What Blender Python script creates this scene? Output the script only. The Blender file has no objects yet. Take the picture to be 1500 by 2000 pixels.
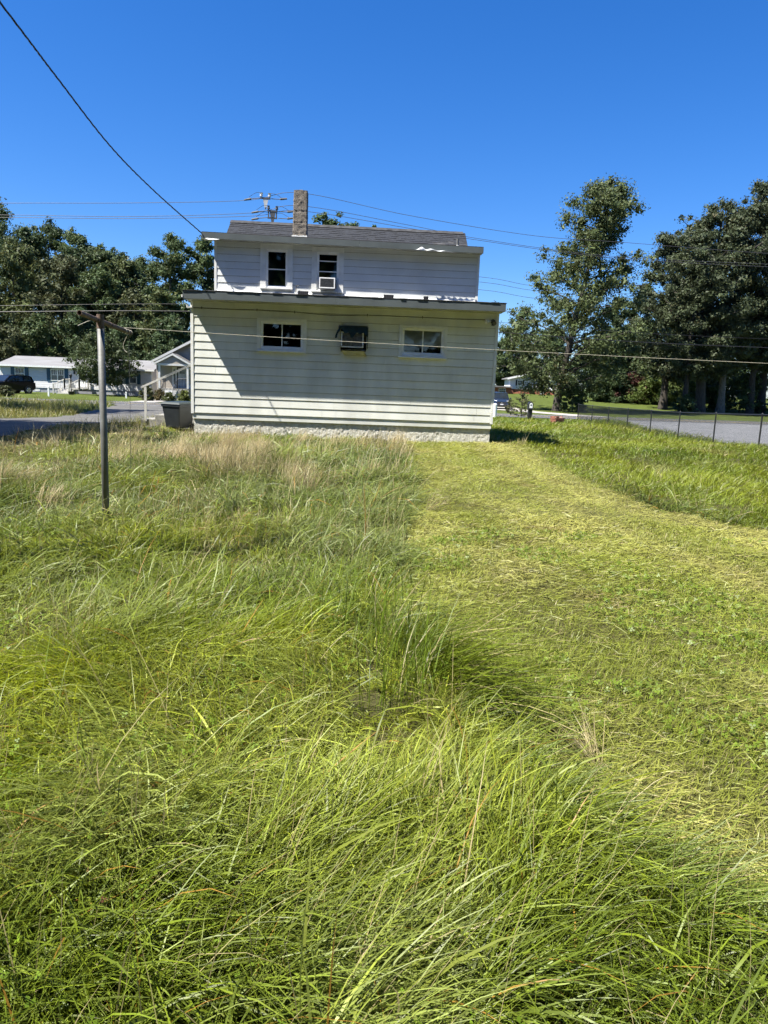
import bpy, bmesh, math, random
import numpy as np
from mathutils import Vector, Matrix
R = math.radians
scene = bpy.context.scene
COL = scene.collection

# ------------------------------------------------------------------ camera, sky, sun, exposure
EYE = 1.6
PITCH, ROLL, FPX = 9.87, 2.18, 1440.0          # focal length in pixels of a 1500 px wide frame
cam_data = bpy.data.cameras.new('camera')
cam_data.sensor_fit = 'HORIZONTAL'
cam_data.sensor_width = 36.0
cam_data.lens = 36.0 * FPX / 1500.0
cam_data.clip_start = 0.05
cam_data.clip_end = 3000
cam = bpy.data.objects.new('camera', cam_data)
COL.objects.link(cam)
cam.matrix_world = Matrix.Translation((0, 0, EYE)) @ Matrix.Rotation(R(90 - PITCH), 4, 'X') @ Matrix.Rotation(R(ROLL), 4, 'Z')
scene.camera = cam

SUN_DIR = Vector((-0.562, -0.285, 1.0)).normalized()     # towards the sun
SUN_EL = math.asin(SUN_DIR.z)
SUN_AZ = math.atan2(SUN_DIR.x, SUN_DIR.y)
world = bpy.data.worlds.new('World')
scene.world = world
world.use_nodes = True
wn = world.node_tree.nodes; wl = world.node_tree.links
wn.clear()
sky = wn.new('ShaderNodeTexSky'); sky.sky_type = 'NISHITA'; sky.sun_disc = False
sky.sun_elevation = SUN_EL; sky.sun_rotation = SUN_AZ
sky.altitude = 0; sky.air_density = 1.0; sky.dust_density = 0.3; sky.ozone_density = 4.0
hs = wn.new('ShaderNodeHueSaturation'); hs.inputs['Saturation'].default_value = 1.32
bgn = wn.new('ShaderNodeBackground'); bgn.inputs['Strength'].default_value = 0.05
wo = wn.new('ShaderNodeOutputWorld')
tint = wn.new('ShaderNodeMix'); tint.data_type = 'RGBA'; tint.blend_type = 'MULTIPLY'; tint.inputs[0].default_value = 1.0
tint.inputs[7].default_value = (.86, 1.0, 1.32, 1)
wl.new(sky.outputs[0], hs.inputs['Color']); wl.new(hs.outputs[0], tint.inputs[6]); wl.new(tint.outputs[2], bgn.inputs['Color']); wl.new(bgn.outputs[0], wo.inputs['Surface'])

sun_data = bpy.data.lights.new('sun', 'SUN')
sun_data.energy = 5.0; sun_data.angle = R(0.53); sun_data.color = (1.0, 0.95, 0.86)
sun = bpy.data.objects.new('sun', sun_data); COL.objects.link(sun)
sun.rotation_euler = SUN_DIR.to_track_quat('Z', 'Y').to_euler()
sun.location = (-20, -10, 40)

vs = scene.view_settings
vs.view_transform = 'Standard'; vs.look = 'None'; vs.gamma = 1.0; vs.exposure = 1.5
vs.use_curve_mapping = False
scene.cycles.max_bounces = 5
scene.cycles.diffuse_bounces = 3; scene.cycles.glossy_bounces = 2; scene.cycles.transmission_bounces = 3
scene.cycles.use_adaptive_sampling = True; scene.cycles.adaptive_threshold = 0.03
scene.cycles.transparent_max_bounces = 6
scene.cycles.use_denoising = True

# ------------------------------------------------------------------ measuring helpers
_p, _r = R(PITCH), R(ROLL)
_fw = Vector((0, math.cos(_p), -math.sin(_p))); _rt = Vector((1, 0, 0)); _up = _rt.cross(_fw)
_RR = math.cos(_r) * _rt + math.sin(_r) * _up
_UU = -math.sin(_r) * _rt + math.cos(_r) * _up
def at(px, py, Y):
    """the point at depth Y that the photograph shows at px, py (survey helper)"""
    d = _fw + _RR * ((px - 750) / FPX) - _UU * ((py - 1000) / FPX)
    return Vector((0, 0, EYE)) + d * (Y / d.y)

_TY = [-60, 0, 8, 17, 20, 24, 30, 40, 47, 60, 70, 80, 120, 200, 900]
_TZ = [0.0, 0, .02, .13, .16, .02, -.14, -.30, -.38, -.50, -.55, -.55, .85, 1.3, 1.3]
_ty = np.linspace(-60, 900, 9601)
_tz = np.interp(_ty, _TY, _TZ)
_k = np.ones(31) / 31
_tz = np.convolve(np.pad(_tz, 15, 'edge'), _k, 'valid')
def sstep(a, b, v):
    t = np.clip((np.asarray(v, float) - a) / (b - a), 0, 1)
    return t * t * (3 - 2 * t)
def terr(x, y):
    x = np.asarray(x, float); y = np.asarray(y, float)
    z = np.interp(y, _ty, _tz) - 0.10 * sstep(5, 12, x) * sstep(8, 20, y) * (1 - sstep(30, 50, y))
    return z
def tz(x, y): return float(terr(x, y))

# ------------------------------------------------------------------ value noise
def _hash(ix, iy, s):
    h = (ix.astype(np.int64) * 374761393 + iy.astype(np.int64) * 668265263 + s * 982451653) & 0xffffffff
    h = ((h ^ (h >> 13)) * 1274126177) & 0xffffffff
    return ((h ^ (h >> 16)) & 0xffff) / 65535.0
def noise(x, y, s=0):
    x = np.asarray(x, float); y = np.asarray(y, float)
    ix = np.floor(x); iy = np.floor(y); fx = x - ix; fy = y - iy
    fx = fx * fx * (3 - 2 * fx); fy = fy * fy * (3 - 2 * fy)
    a = _hash(ix, iy, s); b = _hash(ix + 1, iy, s); c = _hash(ix, iy + 1, s); d = _hash(ix + 1, iy + 1, s)
    return (a * (1 - fx) + b * fx) * (1 - fy) + (c * (1 - fx) + d * fx) * fy
def fbm(x, y, s=0):
    return (noise(x, y, s) * .55 + noise(x * 2.1, y * 2.1, s + 7) * .3 + noise(x * 4.3, y * 4.3, s + 13) * .15)

# ------------------------------------------------------------------ materials
def _mk(name):
    m = bpy.data.materials.new(name); m.use_nodes = True
    nt = m.node_tree; nt.nodes.clear()
    out = nt.nodes.new('ShaderNodeOutputMaterial')
    return m, nt, out
def mat(name, col, rough=.6, var=.12, scale=3.0, bump=0.0, bscale=40.0, metal=0.0, spec=.5, col2=None, stretch=(1, 1, 1), detail=4, rnd=0.0, coat=0.0, thr=(.35, .7)):
    """painted / weathered surface: a base colour broken up by noise, an optional second colour in patches, fine relief"""
    m, nt, out = _mk(name); N = nt.nodes.new; L = nt.links.new
    b = N('ShaderNodeBsdfPrincipled'); L(b.outputs[0], out.inputs[0])
    tc = N('ShaderNodeTexCoord'); mp = N('ShaderNodeMapping'); mp.inputs['Scale'].default_value = stretch
    L(tc.outputs['Object'], mp.inputs[0])
    n1 = N('ShaderNodeTexNoise'); n1.inputs['Scale'].default_value = scale; n1.inputs['Detail'].default_value = detail
    L(mp.outputs[0], n1.inputs['Vector'])
    mr = N('ShaderNodeMapRange'); mr.inputs['From Min'].default_value = thr[0]; mr.inputs['From Max'].default_value = thr[1]
    L(n1.outputs['Fac'], mr.inputs['Value'])
    mx = N('ShaderNodeMix'); mx.data_type = 'RGBA'
    c2 = col2 if col2 else tuple(c * (1 - var * 2) for c in col)
    c1 = col if col2 else tuple(min(1, c * (1 + var)) for c in col)
    mx.inputs[6].default_value = (*c1, 1); mx.inputs[7].default_value = (*c2, 1)
    L(mr.outputs[0], mx.inputs[0])
    last = mx.outputs[2]
    if rnd:
        oi = N('ShaderNodeObjectInfo'); mr2 = N('ShaderNodeMapRange')
        mr2.inputs['To Min'].default_value = 1 - rnd; mr2.inputs['To Max'].default_value = 1 + rnd
        L(oi.outputs['Random'], mr2.inputs['Value'])
        h = N('ShaderNodeHueSaturation'); L(last, h.inputs['Color']); L(mr2.outputs[0], h.inputs['Value']); last = h.outputs[0]
    L(last, b.inputs['Base Color'])
    b.inputs['Roughness'].default_value = rough; b.inputs['Metallic'].default_value = metal
    b.inputs['Specular IOR Level'].default_value = spec; b.inputs['Coat Weight'].default_value = coat
    if bump:
        n2 = N('ShaderNodeTexNoise'); n2.inputs['Scale'].default_value = bscale; n2.inputs['Detail'].default_value = 3
        L(mp.outputs[0], n2.inputs['Vector'])
        bp = N('ShaderNodeBump'); bp.inputs['Strength'].default_value = min(1, bump); bp.inputs['Distance'].default_value = .02
        L(n2.outputs['Fac'], bp.inputs['Height']); L(bp.outputs[0], b.inputs['Normal'])
    return m

M = {}
M['siding'] = mat('siding_paint', (.70, .715, .665), .45, .07, 1.3, .05, 30, stretch=(1.6, 1, .5), rnd=.05, spec=.4)
M['hem'] = mat('siding_hem_shade_dirt', (.20, .19, .13), .8, .3, 4, col2=(.32, .32, .27))  # dark hem lines: shade under each lap painted in, with a dirt tint
M['siding_up'] = mat('siding_paint_upper', (.70, .72, .705), .45, .04, 1.6, .05, 30, rnd=.025, spec=.4)
M['trim'] = mat('trim_white', (.76, .77, .74), .5, .06, 5, .05, 40)
M['fascia'] = mat('fascia_grey', (.088, .105, .108), .5, .08, 2.5, .04, 20)
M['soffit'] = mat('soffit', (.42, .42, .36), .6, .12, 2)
M['alum'] = mat('flashing_alum', (.62, .64, .65), .45, .15, 9, .15, 30, metal=.3)
M['stucco'] = mat('stucco_dash', (.66, .65, .58), .9, .22, 14, .9, 55, col2=(.48, .46, .39))
M['chimney'] = mat('chimney_stucco', (.215, .19, .16), .95, .25, 9, 1.0, 45, col2=(.12, .108, .092))
M['shingle'] = mat('shingle', (.0145, .0172, .0235), .9, .3, 12, .5, 200, rnd=.15)
M['shingle_edge'] = mat('shingle_edge', (.040, .041, .044), .95, .3, 6, .4, 80)
M['dark'] = mat('dark_void', (.02, .02, .02), .9)
M['room'] = mat('room_dark', (.10, .105, .105), .9)
M['curtain'] = mat('window_shade', (.55, .56, .54), .9, .05, 3)
M['curtain_dark'] = mat('valance_cloth', (.035, .037, .04), .9)
M['vinyl'] = mat('window_vinyl', (.86, .87, .86), .4, .04, 6)
M['green_cloth'] = mat('green_awning', (.012, .035, .03), .8, .25, 9, .2, 30)
M['ac_metal'] = mat('ac_metal', (.70, .70, .68), .5, .15, 10)
M['ac_grille'] = mat('ac_grille', (.13, .14, .145), .5, .3, 20)
M['ac_stain'] = mat('ac_shelf', (.36, .34, .23), .7, .25, 6, col2=(.50, .50, .46))
M['black_plastic'] = mat('black_plastic', (.02, .02, .022), .45)
M['cable_black'] = mat('cable_black', (.015, .015, .016), .55)
M['cable_grey'] = mat('cable_grey', (.05, .05, .055), .6)
M['rope'] = mat('clothesline', (.38, .36, .29), .7, .15, 60)
M['galv'] = mat('galvanised_pipe', (.15, .155, .15), .6, .18, 6, .1, 60, metal=.2, col2=(.085, .087, .085))
M['rust'] = mat('rusty_pipe', (.15, .105, .075), .85, .3, 18, .3, 60, col2=(.09, .055, .04))
M['concrete'] = mat('concrete', (.30, .29, .26), .9, .2, 8, .5, 60, col2=(.17, .165, .145))
M['bin'] = mat('bin_plastic', (.018, .021, .022), .45, .12, 5)
M['bin_lid'] = mat('bin_lid_plastic', (.018, .028, .027), .45, .12, 5)
M['rail_white'] = mat('rail_white', (.50, .49, .45), .5, .08, 12)
M['asphalt'] = mat('asphalt', (.085, .085, .09), .95, .2, .8, .4, 90, col2=(.06, .06, .064))
M['asphalt_pale'] = mat('asphalt_pale', (.178, .182, .188), .95, .15, .6, .4, 60, col2=(.138, .141, .145))
M['gravel'] = mat('gravel_drive', (.085, .083, .08), .95, .3, 1.2, .8, 30, col2=(.05, .05, .052), detail=8)
M['gravel_pale'] = mat('gravel_pale', (.105, .101, .092), .95, .3, 2.0, .8, 30, col2=(.06, .059, .054), detail=8)
M['drive_pale'] = mat('concrete_drive', (.33, .31, .28), .95, .15, 1.2, .3, 30)
M['yellow_line'] = mat('yellow_line', (.55, .42, .08), .8, .2, 4)
M['white_line'] = mat('white_line', (.40, .40, .39), .8, .2, 4)
M['bark'] = mat('bark', (.050, .042, .034), .95, .3, 4, .8, 12, stretch=(4, 4, .6))
M['bark_pale'] = mat('bark_pale', (.13, .118, .10), .95, .3, 4, .8, 12, stretch=(4, 4, .6))
M['wood_pole'] = mat('utility_pole_wood', (.16, .14, .12), .9, .25, 3, .4, 20, stretch=(4, 4, .4))
M['mh_wall'] = mat('vinyl_wall_pale', (.56, .58, .60), .6, .04, 2)
M['mh_roof'] = mat('grey_shingles', (.20, .20, .205), .9, .2, 1.6, .3, 10, stretch=(.4, 3, 3), col2=(.135, .13, .13))
M['mh_skirt'] = mat('skirt_grey', (.30, .31, .35), .7, .1, 2)
M['shutter'] = mat('shutter_blue', (.012, .055, .10), .5, .1, 5)
M['trim_far'] = mat('far_trim', (.50, .50, .485), .6, .06, 3)
M['beige'] = mat('beige_siding', (.25, .225, .19), .7, .06, 2)
M['beige_roof'] = mat('brown_roof', (.10, .095, .09), .9, .2, 3)
M['brick'] = mat('brick_red', (.27, .10, .06), .9, .25, 6, .3, 40, rnd=.2)
M['mortar'] = mat('mortar', (.33, .30, .26), .95)
M['iron'] = mat('black_iron', (.012, .012, .014), .5)
M['fence_black'] = mat('fence_black', (.013, .014, .014), .5)
M['door_grey'] = mat('door_grey', (.34, .35, .37), .5)
M['car_black'] = mat('car_black', (.006, .0065, .008), .28, .05, 2, coat=.05, spec=.15)
M['car_navy'] = mat('car_navy', (.015, .025, .05), .25, .05, 2, coat=.6)
M['tyre'] = mat('tyre_rubber', (.014, .014, .014), .85)
M['rim'] = mat('rim_alloy', (.45, .45, .46), .35, metal=.7)
M['lamp_glass'] = mat('headlamp', (.6, .62, .62), .15)
M['plate'] = mat('licence_plate', (.6, .6, .6), .5)
M['porcelain'] = mat('porcelain', (.62, .62, .60), .3)
M['hardware_dark'] = mat('hardware_dark', (.10, .10, .10), .6)

def glass_mat(name, tint, refl_col=(1, 1, 1)):
    m, nt, out = _mk(name); N = nt.nodes.new; L = nt.links.new
    tr = N('ShaderNodeBsdfTransparent'); tr.inputs[0].default_value = (*tint, 1)
    gl = N('ShaderNodeBsdfGlossy'); gl.inputs['Roughness'].default_value = .03; gl.inputs[0].default_value = (*refl_col, 1)
    fr = N('ShaderNodeFresnel'); fr.inputs[0].default_value = 1.5
    mx = N('ShaderNodeMixShader'); L(fr.outputs[0], mx.inputs[0]); L(tr.outputs[0], mx.inputs[1]); L(gl.outputs[0], mx.inputs[2])
    L(mx.outputs[0], out.inputs[0])
    return m
M['pane'] = glass_mat('window_pane', (.86, .88, .88))
M['car_glass'] = mat('car_glass', (.015, .02, .025), .06, spec=.8)
M['far_pane'] = mat('far_window_glass', (.10, .12, .13), .12, .3, 1.2, spec=.7)

# lap siding on far houses: fine relief only
def lap_mat(name, col, pitch, var=.05):
    m, nt, out = _mk(name); N = nt.nodes.new; L = nt.links.new
    b = N('ShaderNodeBsdfPrincipled'); L(b.outputs[0], out.inputs[0]); b.inputs['Roughness'].default_value = .6
    tc = N('ShaderNodeTexCoord'); sp = N('ShaderNodeSeparateXYZ'); L(tc.outputs['Object'], sp.inputs[0])
    mu = N('ShaderNodeMath'); mu.operation = 'DIVIDE'; mu.inputs[1].default_value = pitch; L(sp.outputs['Z'], mu.inputs[0])
    fr = N('ShaderNodeMath'); fr.operation = 'FRACT'; L(mu.outputs[0], fr.inputs[0])
    bp = N('ShaderNodeBump'); bp.inputs['Strength'].default_value = 1; bp.inputs['Distance'].default_value = .03
    bp.invert = True
    L(fr.outputs[0], bp.inputs['Height']); L(bp.outputs[0], b.inputs['Normal'])
    n1 = N('ShaderNodeTexNoise'); n1.inputs['Scale'].default_value = 1.5
    mx = N('ShaderNodeMix'); mx.data_type = 'RGBA'
    mx.inputs[6].default_value = (*col, 1); mx.inputs[7].default_value = (*[c * (1 - 2 * var) for c in col], 1)
    L(n1.outputs['Fac'], mx.inputs[0]); L(mx.outputs[2], b.inputs['Base Color'])
    return m
M['mh_lap'] = lap_mat('pale_vinyl_lap', (.55, .555, .56), .2)
M['beige_lap'] = lap_mat('beige_lap', (.27, .24, .20), .2)
M['white_lap'] = lap_mat('white_lap', (.70, .71, .72), .2)

# leaves: colour of each tree comes from its object colour, each leaf varies
def leaf_mat(name, trans=.2):
    m, nt, out = _mk(name); N = nt.nodes.new; L = nt.links.new
    oi = N('ShaderNodeObjectInfo'); at_ = N('ShaderNodeAttribute'); at_.attribute_name = 'lv'
    sp = N('ShaderNodeSeparateColor'); L(at_.outputs['Color'], sp.inputs[0])
    h = N('ShaderNodeHueSaturation'); L(oi.outputs['Color'], h.inputs['Color'])
    v = N('ShaderNodeMapRange'); v.inputs['To Min'].default_value = .55; v.inputs['To Max'].default_value = 1.5; L(sp.outputs[0], v.inputs['Value'])
    L(v.outputs[0], h.inputs['Value'])
    mx = N('ShaderNodeMix'); mx.data_type = 'RGBA'; mx.inputs[7].default_value = (.17, .11, .035, 1)
    g = N('ShaderNodeMapRange'); g.inputs['From Min'].default_value = .86; g.inputs['From Max'].default_value = 1.0; g.inputs['To Max'].default_value = .28
    L(sp.outputs[1], g.inputs['Value']); L(g.outputs[0], mx.inputs[0]); L(h.outputs[0], mx.inputs[6])
    b = N('ShaderNodeBsdfPrincipled'); b.inputs['Roughness'].default_value = .55; b.inputs['Specular IOR Level'].default_value = .2
    L(mx.outputs[2], b.inputs['Base Color'])
    t = N('ShaderNodeBsdfTranslucent')
    h2 = N('ShaderNodeHueSaturation'); h2.inputs['Hue'].default_value = .47; h2.inputs['Value'].default_value = 1.4; L(mx.outputs[2], h2.inputs['Color']); L(h2.outputs[0], t.inputs[0])
    ms = N('ShaderNodeMixShader'); ms.inputs[0].default_value = trans
    L(b.outputs[0], ms.inputs[1]); L(t.outputs[0], ms.inputs[2]); L(ms.outputs[0], out.inputs[0])
    return m
M['leaf'] = leaf_mat('leaf')

def grass_mat(name):
    m, nt, out = _mk(name); N = nt.nodes.new; L = nt.links.new
    gc = N('ShaderNodeAttribute'); gc.attribute_name = 'gcol'
    b = N('ShaderNodeBsdfPrincipled'); b.inputs['Roughness'].default_value = .44; b.inputs['Specular IOR Level'].default_value = .30
    L(gc.outputs['Color'], b.inputs['Base Color'])
    t = N('ShaderNodeBsdfTranslucent')
    h2 = N('ShaderNodeHueSaturation'); h2.inputs['Hue'].default_value = .485; h2.inputs['Value'].default_value = 1.4; L(gc.outputs['Color'], h2.inputs['Color']); L(h2.outputs[0], t.inputs[0])
    ms = N('ShaderNodeMixShader'); ms.inputs[0].default_value = .34
    L(b.outputs[0], ms.inputs[1]); L(t.outputs[0], ms.inputs[2]); L(ms.outputs[0], out.inputs[0])
    return m
M['grass'] = grass_mat('grass_blades')

def ground_mat():
    m, nt, out = _mk('ground_turf'); N = nt.nodes.new; L = nt.links.new
    b = N('ShaderNodeBsdfPrincipled'); L(b.outputs[0], out.inputs[0]); b.inputs['Roughness'].default_value = 1; b.inputs['Specular IOR Level'].default_value = .1
    a = N('ShaderNodeAttribute'); a.attribute_name = 'gz'
    tc = N('ShaderNodeTexCoord')
    n1 = N('ShaderNodeTexNoise'); n1.inputs['Scale'].default_value = 1.3; n1.inputs['Detail'].default_value = 8; L(tc.outputs['Object'], n1.inputs['Vector'])
    n2 = N('ShaderNodeTexNoise'); n2.inputs['Scale'].default_value = 28; n2.inputs['Detail'].default_value = 6; L(tc.outputs['Object'], n2.inputs['Vector'])
    ad = N('ShaderNodeMath'); ad.operation = 'ADD'; L(n1.outputs['Fac'], ad.inputs[0]); L(n2.outputs['Fac'], ad.inputs[1])
    mr = N('ShaderNodeMapRange'); mr.inputs['From Min'].default_value = .6; mr.inputs['From Max'].default_value = 1.4; mr.inputs['To Min'].default_value = .6; mr.inputs['To Max'].default_value = 1.4
    L(ad.outputs[0], mr.inputs['Value'])
    h = N('ShaderNodeHueSaturation'); L(a.outputs['Color'], h.inputs['Color']); L(mr.outputs[0], h.inputs['Value']); L(h.outputs[0], b.inputs['Base Color'])
    bp = N('ShaderNodeBump'); bp.inputs['Strength'].default_value = 1; bp.inputs['Distance'].default_value = .05; L(n2.outputs['Fac'], bp.inputs['Height']); L(bp.outputs[0], b.inputs['Normal'])
    return m
M['ground'] = ground_mat()

# ------------------------------------------------------------------ mesh helpers
class MB:
    def __init__(s): s.v = []; s.f = []
    def quad(s, a, b, c, d):
        n = len(s.v); s.v += [tuple(a), tuple(b), tuple(c), tuple(d)]; s.f.append((n, n + 1, n + 2, n + 3)); return s
    def poly(s, pts):
        n = len(s.v); s.v += [tuple(p) for p in pts]; s.f.append(tuple(range(n, n + len(pts)))); return s
    def box(s, x0, x1, y0, y1, z0, z1):
        n = len(s.v)
        s.v += [(x0, y0, z0), (x1, y0, z0), (x1, y1, z0), (x0, y1, z0), (x0, y0, z1), (x1, y0, z1), (x1, y1, z1), (x0, y1, z1)]
        for q in ((0, 3, 2, 1), (4, 5, 6, 7), (0, 1, 5, 4), (1, 2, 6, 5), (2, 3, 7, 6), (3, 0, 4, 7)): s.f.append(tuple(n + i for i in q))
        return s
    def hexa(s, p):     # 8 corners, bottom ring then top ring
        n = len(s.v); s.v += [tuple(q) for q in p]
        for q in ((0, 3, 2, 1), (4, 5, 6, 7), (0, 1, 5, 4), (1, 2, 6, 5), (2, 3, 7, 6), (3, 0, 4, 7)): s.f.append(tuple(n + i for i in q))
        return s
    def prism(s, pts, d):   # polygon pts (3D), extruded by vector d
        n = len(s.v); k = len(pts); d = Vector(d)
        s.v += [tuple(p) for p in pts] + [tuple(Vector(p) + d) for p in pts]
        s.f.append(tuple(n + i for i in range(k))); s.f.append(tuple(n + k + i for i in reversed(range(k))))
        for i in range(k):
            j = (i + 1) % k; s.f.append((n + i, n + k + i, n + k + j, n + j))
        return s
    def tube(s, pts, r, n=8, cap=True):
        pts = [Vector(p) for p in pts]; k = len(pts)
        rr = r if isinstance(r, (list, tuple)) else [r] * k
        t0 = (pts[1] - pts[0]).normalized(); ref = Vector((0, 0, 1)) if abs(t0.z) < .9 else Vector((1, 0, 0))
        u = t0.cross(ref).normalized(); base = len(s.v)
        for i, p in enumerate(pts):
            t = (pts[min(i + 1, k - 1)] - pts[max(i - 1, 0)]).normalized()
            u = (u - t * u.dot(t)).normalized(); w = t.cross(u)
            for j in range(n):
                a = 2 * math.pi * j / n
                s.v.append(tuple(p + (u * math.cos(a) + w * math.sin(a)) * rr[i]))
        for i in range(k - 1):
            for j in range(n):
                a = base + i * n + j; b = base + i * n + (j + 1) % n
                s.f.append((a, b, b + n, a + n))
        if cap:
            s.f.append(tuple(base + j for j in reversed(range(n)))); s.f.append(tuple(base + (k - 1) * n + j for j in range(n)))
        return s
    def build(s, name, m, parent=None, bevel=0, smooth=False):
        me = bpy.data.meshes.new(name); me.from_pydata(s.v, [], s.f)
        bm = bmesh.new(); bm.from_mesh(me)
        if bevel:
            bmesh.ops.remove_doubles(bm, verts=bm.verts, dist=1e-5)
            bmesh.ops.bevel(bm, geom=[e for e in bm.edges if len(e.link_faces) == 2 and e.calc_face_angle(0) > .6], offset=bevel, segments=2, affect='EDGES', profile=.6)
        bmesh.ops.recalc_face_normals(bm, faces=bm.faces)
        bm.to_mesh(me); bm.free()
        if smooth:
            me.polygons.foreach_set('use_smooth', [True] * len(me.polygons))
        me.materials.append(M[m] if isinstance(m, str) else m)
        o = bpy.data.objects.new(name, me); COL.objects.link(o)
        if parent: o.parent = parent
        return o
def tag(o, label=None, cat=None, group=None, kind=None):
    if label: o['label'] = label
    if cat: o['category'] = cat
    if group: o['group'] = group
    if kind: o['kind'] = kind
    return o
def empty(name, loc=(0, 0, 0), rz=0.0):
    o = bpy.data.objects.new(name, None); COL.objects.link(o); o.location = loc; o.rotation_euler = (0, 0, rz); o.empty_display_size = .2
    return o
def spline(pts, n=8):
    P = [Vector(p) for p in pts]; out = []
    for i in range(len(P) - 1):
        p0 = P[max(i - 1, 0)]; p1 = P[i]; p2 = P[i + 1]; p3 = P[min(i + 2, len(P) - 1)]
        for k in range(n):
            t = k / n
            out.append(.5 * ((2 * p1) + (p2 - p0) * t + (2 * p0 - 5 * p1 + 4 * p2 - p3) * t * t + (3 * p1 - p0 - 3 * p2 + p3) * t ** 3))
    out.append(P[-1]); return out
def np_mesh(name, V, F, attr=None, m=None, parent=None, smooth=False):
    """V (n,3), F (k,3 or 4) numpy arrays -> one object; attr = (name, per-vertex rgb)"""
    me = bpy.data.meshes.new(name)
    nv, nf, w = len(V), len(F), F.shape[1]
    me.vertices.add(nv); me.vertices.foreach_set('co', np.ascontiguousarray(V, np.float32).ravel())
    me.loops.add(nf * w); me.loops.foreach_set('vertex_index', np.ascontiguousarray(F, np.int32).ravel())
    me.polygons.add(nf); me.polygons.foreach_set('loop_start', np.arange(0, nf * w, w, dtype=np.int32))
    me.polygons.foreach_set('loop_total', np.full(nf, w, np.int32))
    if smooth: me.polygons.foreach_set('use_smooth', np.ones(nf, bool))
    me.update(calc_edges=True)
    if attr:
        a = me.attributes.new(attr[0], 'FLOAT_COLOR', 'POINT')
        c = np.ones((nv, 4), np.float32); c[:, :3] = attr[1]; a.data.foreach_set('color', c.ravel())
    if m: me.materials.append(M[m] if isinstance(m, str) else m)
    o = bpy.data.objects.new(name, me)
    COL.objects.link(o)
    if parent: o.parent = parent
    return o

# ------------------------------------------------------------------ house frame (needed by ground zones)
YAW = R(1.9)
HO = Vector((-4.981, 18.87, 0))
HU = Vector((math.cos(YAW), math.sin(YAW), 0)); HN = Vector((-math.sin(YAW), math.cos(YAW), 0))
def to_local(x, y):
    dx = np.asarray(x) - HO.x; dy = np.asarray(y) - HO.y
    return dx * HU.x + dy * HU.y, dx * HN.x + dy * HN.y
def hw(lx, ly, z=0): return HO + HU * lx + HN * ly + Vector((0, 0, z))

# road: a straight ribbon behind the house
def road_y(x): return 55.3 + .225 * np.asarray(x)
ROAD_HALF = 4.0
# driveway centre line (x, y, half width)
DRIVE = np.array([(-16, 12.5, 3.2), (-11.9, 15.6, 3.3), (-10.7, 19.6, 2.1), (-10.2, 25, 1.7), (-10.8, 31, 2.0), (-12.4, 38, 2.3), (-14, 48.5, 3.6)])
DRV = np.array([tuple(p) for p in spline([tuple(q) for q in DRIVE], 10)])
def drive_d(x, y):
    x = np.asarray(x, float); y = np.asarray(y, float); best = np.full(x.shape, 9e9)
    for p in DRV: best = np.minimum(best, np.hypot(x - p[0], y - p[1]) - p[2])
    return best
APRON = [(13.1, 25.0), (13.4, 34), (13.8, 40), (15.2, 47), (17.2, 52.5), (17.0, 57), (36, 60.5), (30, 54), (30.5, 47), (60, 42), (60, 20), (13.3, 20)]
def in_poly(x, y, P):
    x = np.asarray(x, float); y = np.asarray(y, float); ins = np.zeros(x.shape, bool); n = len(P); j = n - 1
    for i in range(n):
        xi, yi = P[i][:2]; xj, yj = P[j][:2]
        c = ((yi > y) != (yj > y)) & (x < (xj - xi) * (y - yi) / (yj - yi + 1e-12) + xi); ins ^= c; j = i
    return ins
MOWN = [(.47, 18.95), (.46, 15.5), (.30, 8.8), (.17, 6.46), (.13, 5.35), (.22, 4.0), (.42, 3.35), (.60, 2.8), (.74, 2.45), (.90, 2.18), (1.12, 2.02), (1.8, 1.86), (4.5, 1.6), (9, 3.0),
        (7.5, 6.9), (6, 7.7), (4.6, 8.75), (4.15, 9.3), (3.8, 9.95), (3.45, 12.4), (3.4, 16), (3.6, 18), (3.3, 19.2), (2.75, 19.15)]
def mown_mask(x, y):
    w = .10 * (noise(np.asarray(x) * 3, np.asarray(y) * 3, 5) - .5)
    return in_poly(x + w, y + w, MOWN)
def free_mask(x, y):
    lx, ly = to_local(x, y)
    inh = (lx > -.04) & (lx < 7.72) & (ly > -.02) & (ly < 10.5)
    return ~inh & (drive_d(x, y) > 0) & ~in_poly(x, y, APRON) & (np.abs(y - road_y(x)) > ROAD_HALF + .3)

# ------------------------------------------------------------------ setting: ground, roads
def build_ground():
    xs = np.unique(np.concatenate([np.linspace(-700, -60, 20), np.linspace(-60, -14, 47), np.linspace(-14, 14, 57), np.linspace(14, 60, 47), np.linspace(60, 700, 20)]))
    ys = np.unique(np.concatenate([np.linspace(-120, -4, 16), np.linspace(-4, 30, 69), np.linspace(30, 90, 61), np.linspace(90, 200, 28), np.linspace(200, 1400, 14)]))
    X, Y = np.meshgrid(xs, ys); Z = terr(X, Y)
    near = (Y < 30) & (np.abs(X) < 16)
    Z = Z + near * .05 * (noise(X * 1.1, Y * 1.1, 3) - .5)
    V = np.stack([X.ravel(), Y.ravel(), Z.ravel()], 1); nx = len(xs)
    i = np.arange((len(ys) - 1) * (nx - 1)); r, c = i // (nx - 1), i % (nx - 1); a = r * nx + c
    F = np.stack([a, a + 1, a + nx + 1, a + nx], 1)
    x, y = V[:, 0], V[:, 1]
    thatch = np.array([.060, .058, .022]); lawn = np.array([.072, .094, .020]); mown = np.array([.085, .085, .028])
    C = np.tile(thatch, (len(V), 1))
    t = sstep(22, 34, y)[:, None]; C = C * (1 - t) + lawn * t
    mm = mown_mask(x, y); C[mm] = mown
    return tag(np_mesh('ground', V, F, ('gz', C), 'ground', smooth=True), kind='structure')
build_ground()

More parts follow.
